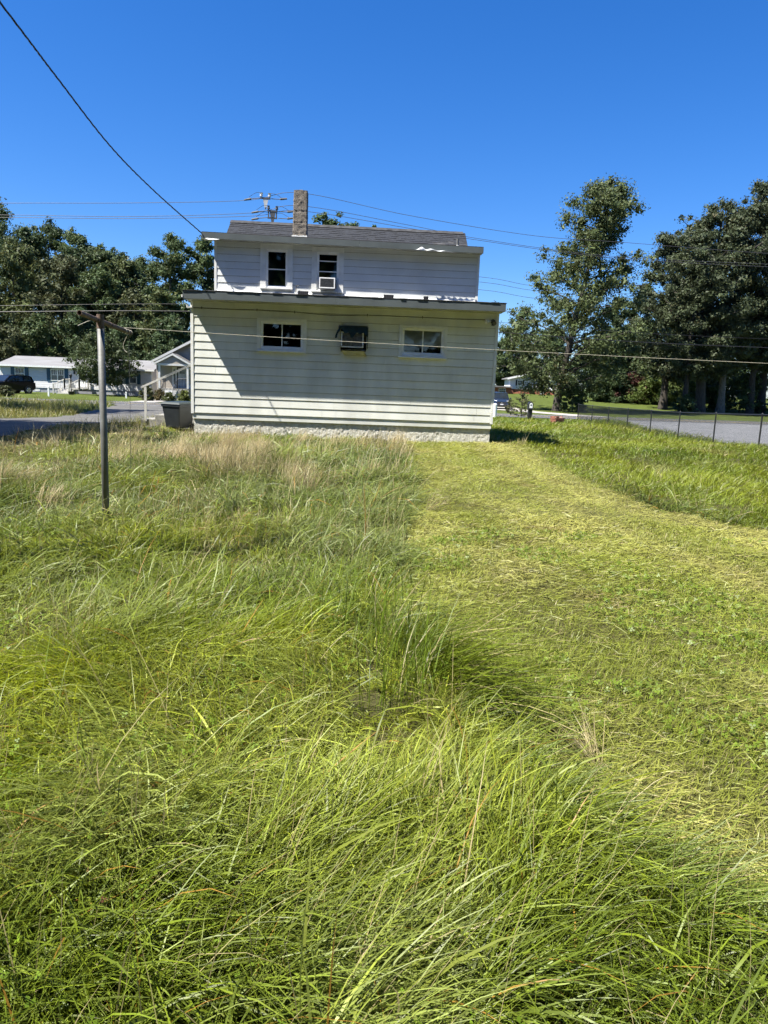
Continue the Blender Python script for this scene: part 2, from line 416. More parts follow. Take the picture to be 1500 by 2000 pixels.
def ribbon(name, left, right, m, dz, nw=8, label=None, parent=None):
    Lp, Rp = np.array(left, float), np.array(right, float); n = len(Lp)
    V = []
    for i in range(n):
        for k in range(nw + 1):
            p = Lp[i] * (1 - k / nw) + Rp[i] * k / nw
            V.append((p[0], p[1], tz(p[0], p[1]) + dz))
    F = [(i * (nw + 1) + k, i * (nw + 1) + k + 1, (i + 1) * (nw + 1) + k + 1, (i + 1) * (nw + 1) + k) for i in range(n - 1) for k in range(nw)]
    o = np_mesh(name, np.array(V), np.array(F), None, m, parent)
    return tag(o, kind='structure')
xs = np.linspace(-140, 180, 161)
def road_line(off): return [(x + off * -.22, float(road_y(x)) + off) for x in xs]
road = ribbon('road', road_line(-ROAD_HALF), road_line(ROAD_HALF), 'asphalt', .03)
def marking(off, w, m):
    o = ribbon('road_marking', road_line(off - w / 2), road_line(off + w / 2), m, .036, 1, parent=road); 
    del o['kind']; return o
marking(-.16, .11, 'yellow_line'); marking(.16, .11, 'yellow_line'); marking(-3.5, .10, 'white_line'); marking(3.5, .10, 'white_line')
# driveway
dl, dr = [], []
for i, p in enumerate(DRV):
    q0 = DRV[max(i - 1, 0)]; q1 = DRV[min(i + 1, len(DRV) - 1)]; d = Vector((q1[0] - q0[0], q1[1] - q0[1])).normalized(); nrm = Vector((-d.y, d.x))
    w = p[2] * (1 + .10 * (float(noise(i * .7, 0, 2)) - .5) * 2)
    dl.append((p[0] + nrm.x * w, p[1] + nrm.y * w)); dr.append((p[0] - nrm.x * w, p[1] - nrm.y * w))
ribbon('driveway', dl[:28], dr[:28], 'gravel', .035, 6); ribbon('gravel_drive', dl[27:], dr[27:], 'gravel_pale', .034, 6)
# paved apron beyond the fence
def sheet(name, poly, m, dz, step=2.0):
    P = np.array(poly); x0, y0 = P.min(0); x1, y1 = P.max(0)
    bm = bmesh.new(); vs_ = [bm.verts.new((p[0], p[1], 0)) for p in poly]; bm.faces.new(vs_)
    for ax, a, b in ((0, x0, x1), (1, y0, y1)):
        v = a + step
        while v < b:
            co = (v, 0, 0) if ax == 0 else (0, v, 0); no = (1, 0, 0) if ax == 0 else (0, 1, 0)
            bmesh.ops.bisect_plane(bm, geom=bm.verts[:] + bm.edges[:] + bm.faces[:], plane_co=co, plane_no=no); v += step
    for v in bm.verts: v.co.z = tz(v.co.x, v.co.y) + dz
    bmesh.ops.recalc_face_normals(bm, faces=bm.faces)
    me = bpy.data.meshes.new(name); bm.to_mesh(me); bm.free(); me.materials.append(M[m])
    for p in me.polygons:
        if p.normal.z < 0: p.flip()
    o = bpy.data.objects.new(name, me); COL.objects.link(o); return tag(o, kind='structure')
sheet('side_street', APRON, 'asphalt_pale', .024)
sheet('concrete_path', [(15.5, 62.9), (19.5, 63.8), (17.4, 67.5), (14.8, 73), (14, 82), (8.5, 82), (9.5, 76), (12.6, 70)], 'drive_pale', .03)
sheet('footpath', [(-19.5, 55.6), (-17.6, 56.0), (-18.6, 66.5), (-20.2, 66.5)], 'drive_pale', .03)

# ------------------------------------------------------------------ the house
house = empty('house', HO, YAW)
tag(house, 'white two-storey house with lapped siding, dark shingle roof and stucco chimney', 'house')
rng = random.Random(4)
WL, WR = 0.0, 7.68
WIN = {'w1': (1.64, 2.875, 2.28, 3.10), 'w2': (5.20, 6.41, 2.265, 3.07)}       # casings
OPEN = {'w1': (1.73, 2.785, 2.355, 3.025), 'w2': (5.27, 6.325, 2.34, 3.00)}
AC1 = (3.73, 4.38, 2.42, 2.92)
def rects_minus(x0, x1, z0, z1, holes):
    xs_ = sorted({x0, x1, *[h[0] for h in holes], *[h[1] for h in holes]}); zs_ = sorted({z0, z1, *[h[2] for h in holes], *[h[3] for h in holes]}); out = []
    for a, b in zip(xs_[:-1], xs_[1:]):
        for c, d in zip(zs_[:-1], zs_[1:]):
            if a < x0 or b > x1 or c < z0 or d > z1: continue
            mx, mz = (a + b) / 2, (c + d) / 2
            if not any(h[0] < mx < h[1] and h[2] < mz < h[3] for h in holes): out.append((a, b, c, d))
    return out
# shell of the lower addition, with window openings
holes = [OPEN['w1'], OPEN['w2'], AC1]
w = MB()
for a, b, c, d in rects_minus(.02, 7.66, .55, 3.43, holes): w.box(a, b, .004, .12, c, d)
w.box(.02, .12, .121, 2.46, .55, 3.60); w.box(7.56, 7.66, .121, 2.46, .55, 3.60)
w.build('wall', 'siding', house)
MB().box(.14, 7.54, 2.30, 2.42, .55, 3.80).build('inner_wall', 'room', house)
MB().box(.14, 7.54, .14, 2.28, .50, .58).build('floor', 'room', house)
def board(x0, x1, z0, z1, lip, name='siding_board', m='siding', y0=0.0, top=.004):
    b = MB(); j = rng.uniform(0, .0015); s = rng.uniform(-.002, .002)
    pts = [(x0, y0 - lip - j, z0 + s), (x0, y0 + .003, z0 + s), (x0, y0 + .003, z1 + .004), (x0, y0 - top, z1 + .004)]
    b.prism(pts, (x1 - x0, 0, 0)); o = b.build(name, m, house)
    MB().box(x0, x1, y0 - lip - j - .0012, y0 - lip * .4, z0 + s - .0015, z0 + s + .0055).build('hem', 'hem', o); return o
def row(x0, x1, z0, z1, cuts, lip, m, y0, joints):
    segs = [(x0, x1)]
    for c0, c1 in cuts:
        ns = []
        for a, b in segs:
            if c1 <= a or c0 >= b: ns.append((a, b))
            else:
                if c0 - a > .02: ns.append((a, c0))
                if b - c1 > .02: ns.append((c1, b))
        segs = ns
    for a, b in segs:
        js = sorted(j for j in joints if a + .25 < j < b - .25)
        e = [a] + js + [b]
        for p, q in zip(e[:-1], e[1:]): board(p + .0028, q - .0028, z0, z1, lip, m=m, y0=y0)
z = .70
for i in range(14):
    z1 = min(z + .1975, 3.44)
    cuts = [(k[0] + .04, k[1] - .04) for k in (WIN['w1'], WIN['w2']) if z1 > k[2] + .06 and z < k[3] - .06]
    if z1 > AC1[2] and z < AC1[3]: cuts.append((AC1[0], AC1[1]))
    off = [.52, 3.6, 1.9, 5.2, 2.9, .6, 4.4, 1.2, 6.0, 3.2, .55, 4.9, 2.2, 6.3][i]
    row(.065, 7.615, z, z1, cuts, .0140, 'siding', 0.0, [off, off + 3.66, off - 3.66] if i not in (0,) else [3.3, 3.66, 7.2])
    z += .1975
for x0, x1 in ((-.012, .06), (7.62, 7.692)):
    MB().box(x0, x1, -.024, .06, .675, 3.44).build('corner_trim', 'trim', house, bevel=.004)
# side walls siding of the addition
for sx in (0, 1):
    z = .70
    for i in range(15):
        x = .018 if sx == 0 else 7.662; d = -1 if sx == 0 else 1
        b = MB(); z1 = z + .1975
        pts = [(x + d * .0125, .07, z), (x - d * .003, .07, z), (x - d * .003, .07, z1), (x + d * .004, .07, z1)]
        b.prism(pts, (0, 2.38, 0)); b.build('siding_board', 'siding', house); z += .1975
# foundation with rough dashed stucco face
def rough_wall(name, x0, x1, z0, z1, y, amp, m, holes=(), nx=300, nz=22, seed=1):
    X, Z = np.meshgrid(np.linspace(x0, x1, nx), np.linspace(z0, z1, nz))
    N_ = fbm(X * 22, Z * 22, seed) + .7 * noise(X * 55, Z * 55, seed + 3)
    Y = y - amp * N_; V = np.stack([X.ravel(), Y.ravel(), Z.ravel()], 1)
    i = np.arange((nz - 1) * (nx - 1)); r, c = i // (nx - 1), i % (nx - 1); a = r * nx + c
    F = np.stack([a, a + 1, a + nx + 1, a + nx], 1)
    if holes:
        cx, cz = V[F].mean(1)[:, 0], V[F].mean(1)[:, 2]; keep = np.ones(len(F), bool)
        for h in holes: keep &= ~((cx > h[0]) & (cx < h[1]) & (cz > h[2]) & (cz < h[3]))
        F = F[keep]
    return np_mesh(name, V, F, None, m, house)
vent = (6.52, 6.86, .545, .650)
f = MB()
for a, b, c, d in rects_minus(.05, 7.64, -.4, .695, [vent]): f.box(a, b, .063, .16, c, d)
f.box(.05, .18, .161, 2.46, -.4, .69); f.box(7.51, 7.64, .161, 2.46, -.4, .69)
fd = f.build('foundation', 'stucco', house)
rough_wall('stucco_face', .05, 7.64, -.2, .69, .062, .020, 'stucco', [vent], 380, 30).parent = fd
vb = MB().box(6.51, 6.87, .10, .12, .53, .66).build('foundation_vent', 'dark', house)
for k in range(3):
    x = 6.535 + k * .11
    g = MB().box(x, x + .008, .02, .05, .545, .65).box(x + .092, x + .1, .02, .05, .545, .65).box(x + .0085, x + .0915, .022, .05, .64, .65).box(x + .0085, x + .0915, .022, .05, .545, .553)
    for q in range(4): g.box(x + .004, x + .096, .03, .036, .562 + q * .02, .568 + q * .02)
    g.build('vent_grille', 'concrete', vb)
# lower roof: slab with fascia, soffit, ragged shingle edge
OV = .62
fz0, fz1 = 3.431, 3.620
MB().prism([(-.06, -OV + .022, 3.588), (-.06, 2.46, 3.95), (-.06, 2.46, 3.985), (-.06, -OV + .022, 3.623)], (7.80, 0, 0)).build('lower_roof', 'shingle_edge', house)
fa = MB()
for a, b in ((-.056, 3.62), (3.623, 7.735)): fa.box(a, b, -OV, -OV + .02, fz0, fz1)
fa.build('fascia', 'fascia', house, bevel=.003)
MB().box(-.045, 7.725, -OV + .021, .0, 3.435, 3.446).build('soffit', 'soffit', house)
for x in (-.056, 7.715):      # rake boards at the two ends
    MB().prism([(x, -OV + .022, fz0), (x, 2.44, 3.72), (x, 2.44, 3.94), (x, -OV + .022, 3.586)], (.02, 0, 0)).build('rake_board', 'fascia', house)
e = MB(); x = -.075
while x < 7.75:
    q = min(x + rng.uniform(.12, .33), 7.755); h = rng.uniform(.010, .022); dx = rng.uniform(-.022, -.006); zz = 3.624
    e.box(x, q - .002, -OV + dx, -OV + .28, zz, zz + h); x = q
e.build('shingle_edge', 'shingle_edge', house)
MB().box(-.085, -.057, -OV - .012, -OV + .06, 3.46, 3.52).build('drip_bracket', 'trim', house)
# windows
def window(name, cas, op, y, parts, recess=.06, sillh=.03):
    x0, x1, z0, z1 = cas; a0, a1, c0, c1 = op
    c = MB()
    c.box(x0, x1, y - .050, y - .001, c1, z1); c.box(x0, x1, y - .050, y - .001, z0, c0)
    c.box(x0, a0, y - .049, y - .001, c0 + .001, c1 - .001); c.box(a1, x1, y - .049, y - .001, c0 + .001, c1 - .001)
    wobj = c.build('window', 'trim', house, bevel=.003)
    MB().box(x0 - .01, x1 + .01, y - .085, y - .051, z0 + .005, z0 + .03).build('sill', 'trim', wobj)
    fr = MB(); t = .034
    fr.box(a0 + .002, a1 - .002, y - .02, y + recess, c1 - t, c1 - .002).box(a0 + .002, a1 - .002, y - .02, y + recess, c0 + .002, c0 + t + .007)
    fr.box(a0 + .002, a0 + t, y - .019, y + recess, c0 + t + .008, c1 - t - .001).box(a1 - t, a1 - .002, y - .019, y + recess, c0 + t + .008, c1 - t - .001)
    fr.build('window_frame', 'vinyl', wobj)
    g0, g1, h0, h1 = a0 + t, a1 - t, c0 + t + .008, c1 - t
    if parts == 'slider':
        mid = (g0 + g1) / 2
        for k, (p, q) in enumerate(((g0, mid + .014), (mid - .014, g1))):
            yy = y + .006 + k * .026; s = MB(); u = .026
            s.box(p + .001, q - .001, yy, yy + .022, h1 - u, h1 - .001).box(p + .001, q - .001, yy, yy + .022, h0 + .001, h0 + u)
            s.box(p + .001, p + u, yy + .001, yy + .021, h0 + u + .001, h1 - u - .001).box(q - u, q - .001, yy + .001, yy + .021, h0 + u + .001, h1 - u - .001)
            so = s.build('sash', 'vinyl', wobj); MB().box(p + u, q - u, yy + .009, yy + .013, h0 + u, h1 - u).build('pane', 'pane', wobj)
    else:
        rails = parts
        zs_ = [h0] + rails + [h1]
        for k in range(len(zs_) - 1):
            p, q = zs_[k], zs_[k + 1]; yy = y + .012; u = .025; s = MB()
            s.box(g0 + .001, g1 - .001, yy, yy + .03, q - u, q - .001)
            if k == 0: s.box(g0 + .001, g1 - .001, yy, yy + .03, p + .001, p + u)
            s.box(g0 + .001, g0 + u, yy + .001, yy + .029, p + (u + .001 if k == 0 else 0), q - u - .001).box(g1 - u, g1 - .001, yy + .001, yy + .029, p + (u + .001 if k == 0 else 0), q - u - .001)
            s.build('sash', 'vinyl', wobj); MB().box(g0 + u, g1 - u, yy + .012, yy + .016, p, q - u).build('pane', 'pane', wobj)
    return wobj
w1 = window('w1', WIN['w1'], OPEN['w1'], 0, 'slider')
w2 = window('w2', WIN['w2'], OPEN['w2'], 0, 'slider')
# shade with a scalloped valance edge behind the right-hand lower window
s = MB(); xx = np.linspace(5.30, 6.31, 41); pr = None
for i in range(40):
    zb = [2.565 + .035 * abs(math.sin((q - 5.30) * 9.0)) for q in (xx[i], xx[i + 1])]
    s.quad((xx[i], .085, zb[0]), (xx[i + 1], .085, zb[1]), (xx[i + 1], .085, 3.0), (xx[i], .085, 3.0))
s.build('window_shade', 'curtain', w2)
MB().box(5.30, 6.31, .13, .14, 2.36, 2.60).build('dark_curtain', 'curtain_dark', w2)
# wall cable under the soffit with clips
cb = MB().tube(spline([(-.02, -.03, 3.285), (.27, -.022, 3.285), (1.0, -.024, 3.275), (1.635, -.022, 3.287), (2.57, -.022, 3.272), (3.3, -.024, 3.235), (3.9, -.024, 3.242), (4.38, -.022, 3.270), (5.76, -.022, 3.270), (6.6, -.024, 3.262), (7.39, -.04, 3.275)], 6), .007, 6).build('wall_cable', 'cable_grey', house)
for x, zz in ((.27, 3.285), (1.635, 3.287), (2.57, 3.272), (4.38, 3.27), (5.76, 3.27)):
    MB().box(x - .006, x + .006, -.034, -.013, zz - .032, zz + .032).build('clip', 'black_plastic', cb)
MB().box(-.10, .06, -.06, -.026, 3.272, 3.300).tube([(-.085, -.043, 3.30), (-.085, -.043, 3.34)], .014, 8).build('line_bracket', 'porcelain', house)
# upper storey
LY = 2.5
UW = {'u1': (1.36, 2.26, 4.09, 5.30), 'u2': (2.79, 3.68, 4.06, 5.275)}
UO = {'u1': (1.515, 2.115, 4.125, 5.155), 'u2': (2.935, 3.545, 4.11, 5.14)}
w = MB()
for a, b, c, d in rects_minus(.10, 7.46, 3.70, 5.40, list(UO.values())): w.box(a, b, LY + .004, LY + .12, c, d)
for x0, x1 in ((.10, .20), (7.36, 7.46)):
    w.prism([(x0, LY + .121, .1), (x0, 10.3, .1), (x0, 10.3, 4.05), (x0, 6.42, 6.52), (x0, 5.60, 5.94), (x0, LY + .121, 5.40)], (x1 - x0, 0, 0))
w.box(.201, 7.359, 10.18, 10.3, .1, 4.05)
w.build('upper_wall', 'siding_up', house)
MB().box(.22, 7.34, 5.0, 5.1, 3.7, 5.8).build('inner_wall', 'room', house)
MB().box(.22, 7.34, LY + .13, 4.98, 3.66, 3.72).build('floor', 'room', house)
z = 4.025
for i in range(7):
    z1 = min(z + .19, 5.345)
    cuts = [(k[0] + .05, k[1] - .05) for k in UW.values() if z1 > k[2] + .03 and z < k[3] - .05]
    off = [5.3, 4.85, 6.05, 4.45, 5.7, 5.1, 4.5][i]
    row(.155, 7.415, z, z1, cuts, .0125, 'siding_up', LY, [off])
    z += .19
for x0, x1 in ((.082, .15), (7.42, 7.488)):
    MB().box(x0, x1, LY - .022, LY + .06, 3.93, 5.36).build('corner_trim', 'trim', house, bevel=.004)
window('u1', UW['u1'], UO['u1'], LY, [4.645])
window('u2', UW['u2'], UO['u2'], LY, [4.45, 4.64, 4.92])
# crumpled flashing strip where the lower roof meets the upper wall
n = 130; V, F = [], []
for i in range(n + 1):
    x = .16 + (7.41 - .16) * i / n; bumpz = .016 * (float(fbm(x * 2.3, 0, 11)) - .5) * 2; by = .05 * float(fbm(x * 3, 2, 4))
    V += [(x, LY - .018, 4.03 + bumpz), (x, LY - .03 - by * .4, 3.995 + bumpz * .5), (x, LY - .05 - by, 3.975 + bumpz * .6), (x, LY - .16 - by, 3.962 + .012 * float(noise(x * 5, 5, 1)))]
for i in range(n):
    for k in range(3): a = i * 4 + k; F.append((a, a + 4, a + 5, a + 1))
np_mesh('flashing', np.array(V), np.array(F), None, 'alum', house)
for x0, x1 in ((2.43, 2.72), (4.82, 5.10), (5.94, 6.07)):
    v = MB().box(x0, x1, LY - .26, LY - .12, 3.93, 4.045).build('roof_vent', 'black_plastic', house, bevel=.006)
    for q in range(5): MB().box(x0 + .01 + q * (x1 - x0 - .02) / 5, x0 + .01 + (q + .4) * (x1 - x0 - .02) / 5, LY - .268, LY - .259, 3.95, 4.035).build('louvre', 'cable_grey', v)
MB().tube(spline([(2.36, LY - .05, 3.97), (2.37, LY - .05, 4.17), (2.40, LY - .06, 4.215), (2.44, LY - .09, 4.19)], 5), .012, 6).build('wall_hook', 'cable_grey', house)
# upper low-slope roof over the rear room
def tilt(x): return -.0102 * (x + .2)
UOV = .32
def tb(m_, x0, x1, y0, y1, z0, z1):
    return m_.hexa([(x0, y0, z0 + tilt(x0)), (x1, y0, z0 + tilt(x1)), (x1, y1, z0 + tilt(x1)), (x0, y1, z0 + tilt(x0)), (x0, y0, z1 + tilt(x0)), (x1, y0, z1 + tilt(x1)), (x1, y1, z1 + tilt(x1)), (x0, y1, z1 + tilt(x0))])
fy = LY - UOV
fa = MB()
for a, b in ((-.205, 4.10), (4.103, 7.53)): tb(fa, a, b, fy, fy + .02, 5.318, 5.475)
fa.build('fascia', 'fascia', house, bevel=.003)
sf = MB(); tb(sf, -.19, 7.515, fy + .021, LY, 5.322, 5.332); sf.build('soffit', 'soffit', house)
rb = MB()
for x0, x1 in ((-.20, 7.525),):
    rb.hexa([(x0, fy + .0, 5.476 + tilt(x0)), (x1, fy + .0, 5.476 + tilt(x1)), (x1, 5.75, 5.99 + tilt(x1)), (x0, 5.75, 5.99 + tilt(x0)),
             (x0, fy, 5.494 + tilt(x0)), (x1, fy, 5.494 + tilt(x1)), (x1, 5.75, 6.01 + tilt(x1)), (x0, 5.75, 6.01 + tilt(x0))])
rb.build('rear_roof', 'shingle_edge', house)
for x in (-.2045, 7.51):
    MB().prism([(x, fy + .022, 5.32 + tilt(x)), (x, 5.6, 5.82 + tilt(x)), (x, 5.6, 5.96 + tilt(x)), (x, fy + .022, 5.472 + tilt(x))], (.018, 0, 0)).build('rake_board', 'fascia', house)
# torn strip of fascia metal
V, F = [], []
n = 34
for i in range(n + 1):
    t = i / n; x = 5.62 + 1.15 * t; zb = 5.300 + tilt(x)
    hgt = .02 + .085 * math.exp(-((t - .17) / .07) ** 2) + .05 * math.exp(-((t - .40) / .10) ** 2) + .03 * math.exp(-((t - .72) / .12) ** 2); hgt *= (1 - t ** 4)
    V += [(x, fy - .012 - .05 * abs(math.sin(t * 13)), zb + .0), (x, fy - .03 - .05 * abs(math.sin(t * 9 + 1)), zb + hgt * .5), (x, fy - .006 - .02 * math.sin(t * 21) ** 2, zb + hgt)]
for i in range(n):
    for k in range(2): a = i * 3 + k; F.append((a, a + 3, a + 4, a + 1))
np_mesh('torn_fascia_strip', np.array(V), np.array(F), None, 'alum', house)
V, F = [], []
for i in range(21):
    t = i / 20; x = -.12 + .42 * t; zb = 5.316 + tilt(x); V += [(x, fy - .004, zb + .012 * (1 - t)), (x, fy - .03 * math.sin(t * 3.1), zb - .022 * math.sin(t * 3.1) - .004)]
for i in range(20): F.append((i * 2, i * 2 + 2, i * 2 + 3, i * 2 + 1))
np_mesh('torn_fascia_strip', np.array(V), np.array(F), None, 'alum', house)
# main gable roof
RX0, RX1, RY, RZ, SL = -.15, 7.52, 6.42, 6.63, .66
def rz_(x): return RZ - .006 * (x - RX0)
for sgn, yb in ((-1, 4.6), (1, 10.75)):
    zb = RZ - SL * abs(RY - yb)
    m_ = MB().hexa([(RX0 + .02, yb, zb - .05), (RX1 - .02, yb, zb - .05), (RX1 - .02, RY, rz_(RX1) - .05), (RX0 + .02, RY, RZ - .05),
                    (RX0 + .02, yb, zb - .01), (RX1 - .02, yb, zb - .01), (RX1 - .02, RY, rz_(RX1) - .01), (RX0 + .02, RY, RZ - .01)])
    ro = m_.build('main_roof', 'shingle_edge', house)
    sh = MB(); L_ = math.hypot(1, SL); ncourse = int(abs(RY - yb) * L_ / .142)
    for i in range(ncourse):
        if sgn > 0 and i % 2: continue
        d0 = i * .142 * (1 if sgn < 0 else 1); span = .142 * (1 if sgn < 0 else 2)
        x = RX0 + rng.uniform(-.1, 0)
        while x < RX1:
            wdt = rng.uniform(.10, .30) * (1 if sgn < 0 else 4); a, b = max(x, RX0), min(x + wdt, RX1); x += wdt
            if b - a < .02: continue
            th = rng.choice((.004, .012, .013)); drop = rng.uniform(0, .012)
            def P(xx, s, lift):      # s = distance down from the ridge along the slope
                yy = RY + sgn * s / L_; return (xx, yy + sgn * lift * SL / L_, rz_(xx) - s / L_ * SL + lift / L_)
            s0, s1 = d0, d0 + span + drop
            sh.hexa([P(a, s1, -.008), P(b, s1, -.008), P(b, s0, -.008), P(a, s0, -.008), P(a, s1, th), P(b, s1, th), P(b, s0, .001), P(a, s0, .001)])
    so = sh.build('shingles', 'shingle', ro); so['kind'] = 'stuff'
rc = MB(); x = RX0 - .01
while x < RX1 - .25:
    q = x + .27; zz = rz_(x) + rng.uniform(0, .006)
    rc.hexa([(x, RY - .15, zz - .085), (q, RY - .15, zz - .085), (q, RY, zz + .012), (x, RY, zz + .012), (x, RY - .15, zz - .067), (q, RY - .15, zz - .067), (q, RY, zz + .034), (x, RY, zz + .034)])
    rc.hexa([(x, RY, zz + .012), (q, RY, zz + .012), (q, RY + .15, zz - .085), (x, RY + .15, zz - .085), (x, RY, zz + .034), (q, RY, zz + .034), (q, RY + .15, zz - .067), (x, RY + .15, zz - .067)])
    x += .262
rc.build('ridge_cap', 'shingle_edge', house)
# chimney
def chimney():
    nx, nz = 14, 60; V, F = [], []
    cx0, cx1, cy0, cy1, z0, z1 = 2.05, 2.475, 4.40, 4.80, 5.6, 7.20
    ring = []
    per = [(t, 0) for t in np.linspace(0, 1, nx)[:-1]] + [(1, t) for t in np.linspace(0, 1, nx)[:-1]] + [(1 - t, 1) for t in np.linspace(0, 1, nx)[:-1]] + [(0, 1 - t) for t in np.linspace(0, 1, nx)[:-1]]
    k = len(per)
    for j in range(nz):
        t = j / (nz - 1); zz = z0 + (z1 - z0) * t; sh_ = 1 - .06 * t
        for i, (a, b) in enumerate(per):
            x = (cx0 + cx1) / 2 + .01 * t + (a - .5) * (cx1 - cx0) * sh_; y = (cy0 + cy1) / 2 + (b - .5) * (cy1 - cy0) * sh_
            r_ = .022 * (float(fbm(i * .55 + 3, zz * 17, 21)) - .4) + .012 * (float(noise(i * .9, zz * 40, 5)) - .5) - (.012 if (zz % .33) < .022 else 0)
            d = Vector((a - .5, b - .5)).normalized(); V.append((x + d.x * r_, y + d.y * r_, zz))
    for j in range(nz - 1):
        for i in range(k): F.append((j * k + i, j * k + (i + 1) % k, (j + 1) * k + (i + 1) % k, (j + 1) * k + i))
    F4 = np.array(F); o = np_mesh('chimney', np.array(V), F4, None, 'chimney', house)
    MB().poly([V[(nz - 1) * k + i] for i in range(k)]).build('chimney_top', 'concrete', o)
    fl = MB(); 
    for i in range(10):
        x = 2.03 + i * .0465; h = .09 + .02 * rng.random(); fl.box(x, x + .045, 4.36 - .01 * rng.random(), 4.385, 5.80, 5.80 + h)
    fl.build('chimney_flashing', 'trim', o)
    cp = MB()
    for x, w_, h in ((2.17, .09, .02), (2.28, .12, .028), (2.40, .05, .016)): cp.box(x - w_ / 2, x + w_ / 2, 4.48, 4.66, 7.19, 7.205 + h)
    cp.build('mortar_cap', 'concrete', o)
chimney()
vp = MB().tube([(7.03, 4.2, 5.6), (7.03, 4.2, 5.975)], .036, 12).build('vent_pipe', 'galv', house, smooth=False)
MB().tube([(7.03, 4.2, 5.65), (7.03, 4.2, 5.72), (7.03, 4.2, 5.785)], [.12, .09, .042], 12).build('pipe_boot', 'alum', vp)
MB().box(6.36, 6.49, 4.25, 4.40, 5.66, 5.79).build('roof_vent', 'black_plastic', house, bevel=.006)
# steps and hand rail at the left side of the house
st = tag(empty('entry_steps', hw(0, 2.7)), 'concrete steps with white hand rail at the left side of the house', 'steps'); st.rotation_euler.z = YAW
for i in range(4):
    x0 = -1.95 + i * .42
    MB().box(x0, -.01, -.55 + i * .004, .55 - i * .004, -.3 + i * .16, .36 + i * .13 if i else .36).build('step', 'concrete', st, bevel=.012)
ra = Vector((-1.90, -.55, 1.24)); rb2 = Vector((-.05, -.55, 2.13))
MB().hexa([ra + Vector((0, -.03, -.03)), rb2 + Vector((0, -.03, -.03)), rb2 + Vector((0, .03, -.03)), ra + Vector((0, .03, -.03)), ra + Vector((0, -.03, .03)), rb2 + Vector((0, -.03, .03)), rb2 + Vector((0, .03, .03)), ra + Vector((0, .03, .03))]).build('hand_rail', 'rail_white', st)
MB().box(-1.815, -1.755, -.578, -.522, .30, 1.26).build('rail_post', 'rail_white', st)

# air conditioners (sit in the wall / window)
def aircon(loc, wd, ht, dp, label, frame_m, inset):
    t = tag(empty('air_conditioner', loc, YAW), label, 'air conditioner', 'air conditioners on the house')
    MB().box(-wd / 2, wd / 2, -dp, .25, 0, ht).build('cabinet', 'ac_grille', t)
    f_ = MB(); b = inset; y0, y1 = -dp - .012, -dp - .001
    f_.box(-wd / 2, wd / 2, y0, y1, ht - b, ht).box(-wd / 2, wd / 2, y0, y1, 0, b).box(-wd / 2, -wd / 2 + b, y0 + .001, y1, b + .001, ht - b - .001).box(wd / 2 - b, wd / 2, y0 + .001, y1, b + .001, ht - b - .001)
    f_.build('face_frame', frame_m, t)
    k = int((ht - 2 * b) / .022)
    for i in range(k):
        zz = b + .006 + i * .022; MB().box(-wd / 2 + b + .002, wd / 2 - b - .002, -dp - .008, -dp - .001, zz, zz + .006).build('louvre', 'hardware_dark', t)
    return t
a1 = aircon(hw(4.025, 0, 2.455), .56, .375, .24, 'through-wall air conditioner with pale frame under a torn green awning on the lower wall', 'ac_metal', .028)
a2 = aircon(hw(3.235, LY, 4.150), .44, .29, .22, 'window air conditioner with white face frame in the upper storey window', 'vinyl', .03)
bo = MB(); bo.box(3.735, 3.76, -.05, .02, 2.40, 2.92).box(4.345, 4.37, -.05, .02, 2.40, 2.92).box(3.735, 4.37, -.05, .02, 2.921, 2.95).box(3.735, 4.37, -.05, .02, 2.375, 2.399)
bo.build('wall_sleeve', 'cable_black', house)
MB().box(3.762, 4.343, .13, .14, 2.40, 2.92).build('sleeve_back', 'cable_black', house)
MB().prism([(3.76, -.015, 2.372), (3.76, -.21, 2.372), (3.82, -.12, 2.29), (3.84, -.015, 2.262)], (.56, 0, 0)).build('sleeve_shelf', 'ac_stain', house)
def awning():
    t = tag(empty('awning', hw(3.62, 0, 0), YAW), 'torn dark green cloth awning over the wall air conditioner', 'awning')
    V, F = [], []; nx, ns = 26, 8
    for i in range(nx + 1):
        u = i / nx
        for j in range(ns + 1):
            v = j / ns; ang = v * 1.45
            y = -.02 - .28 * math.sin(ang); zz = 3.0 - .215 * (1 - math.cos(ang)) - (.05 * v if v > .6 else 0)
            tear = .05 * math.sin(u * 9 + 1) * v ** 2 + .03 * math.sin(u * 23) * v ** 3
            if .05 < u < .4: tear += .05 * v ** 3
            V.append((.06 + u * .72, y, zz + tear))
    for i in range(nx):
        for j in range(ns): a = i * (ns + 1) + j; F.append((a, a + ns + 1, a + ns + 2, a + 1))
    np_mesh('cloth', np.array(V), np.array(F), None, 'green_cloth', t, smooth=True)
    V, F = [], []
    for i in range(9):
        a = i / 8; cx, cz = .10 - .10 * math.sin(a * 1.5), 2.94 - .27 * a
        V += [(cx - .03, -.08 - .12 * math.sin(a * 1.4), cz), (cx + .025, -.08 - .12 * math.sin(a * 1.4), cz + .012)]
    for i in range(8): F.append((i * 2, i * 2 + 1, i * 2 + 3, i * 2 + 2))
    np_mesh('hanging_strip', np.array(V), np.array(F), None, 'green_cloth', t)
    MB().tube([(.79, -.02, 2.98), (.79, -.16, 2.92), (.785, -.05, 2.45)], .008, 6).build('awning_arm', 'cable_black', t)
awning()
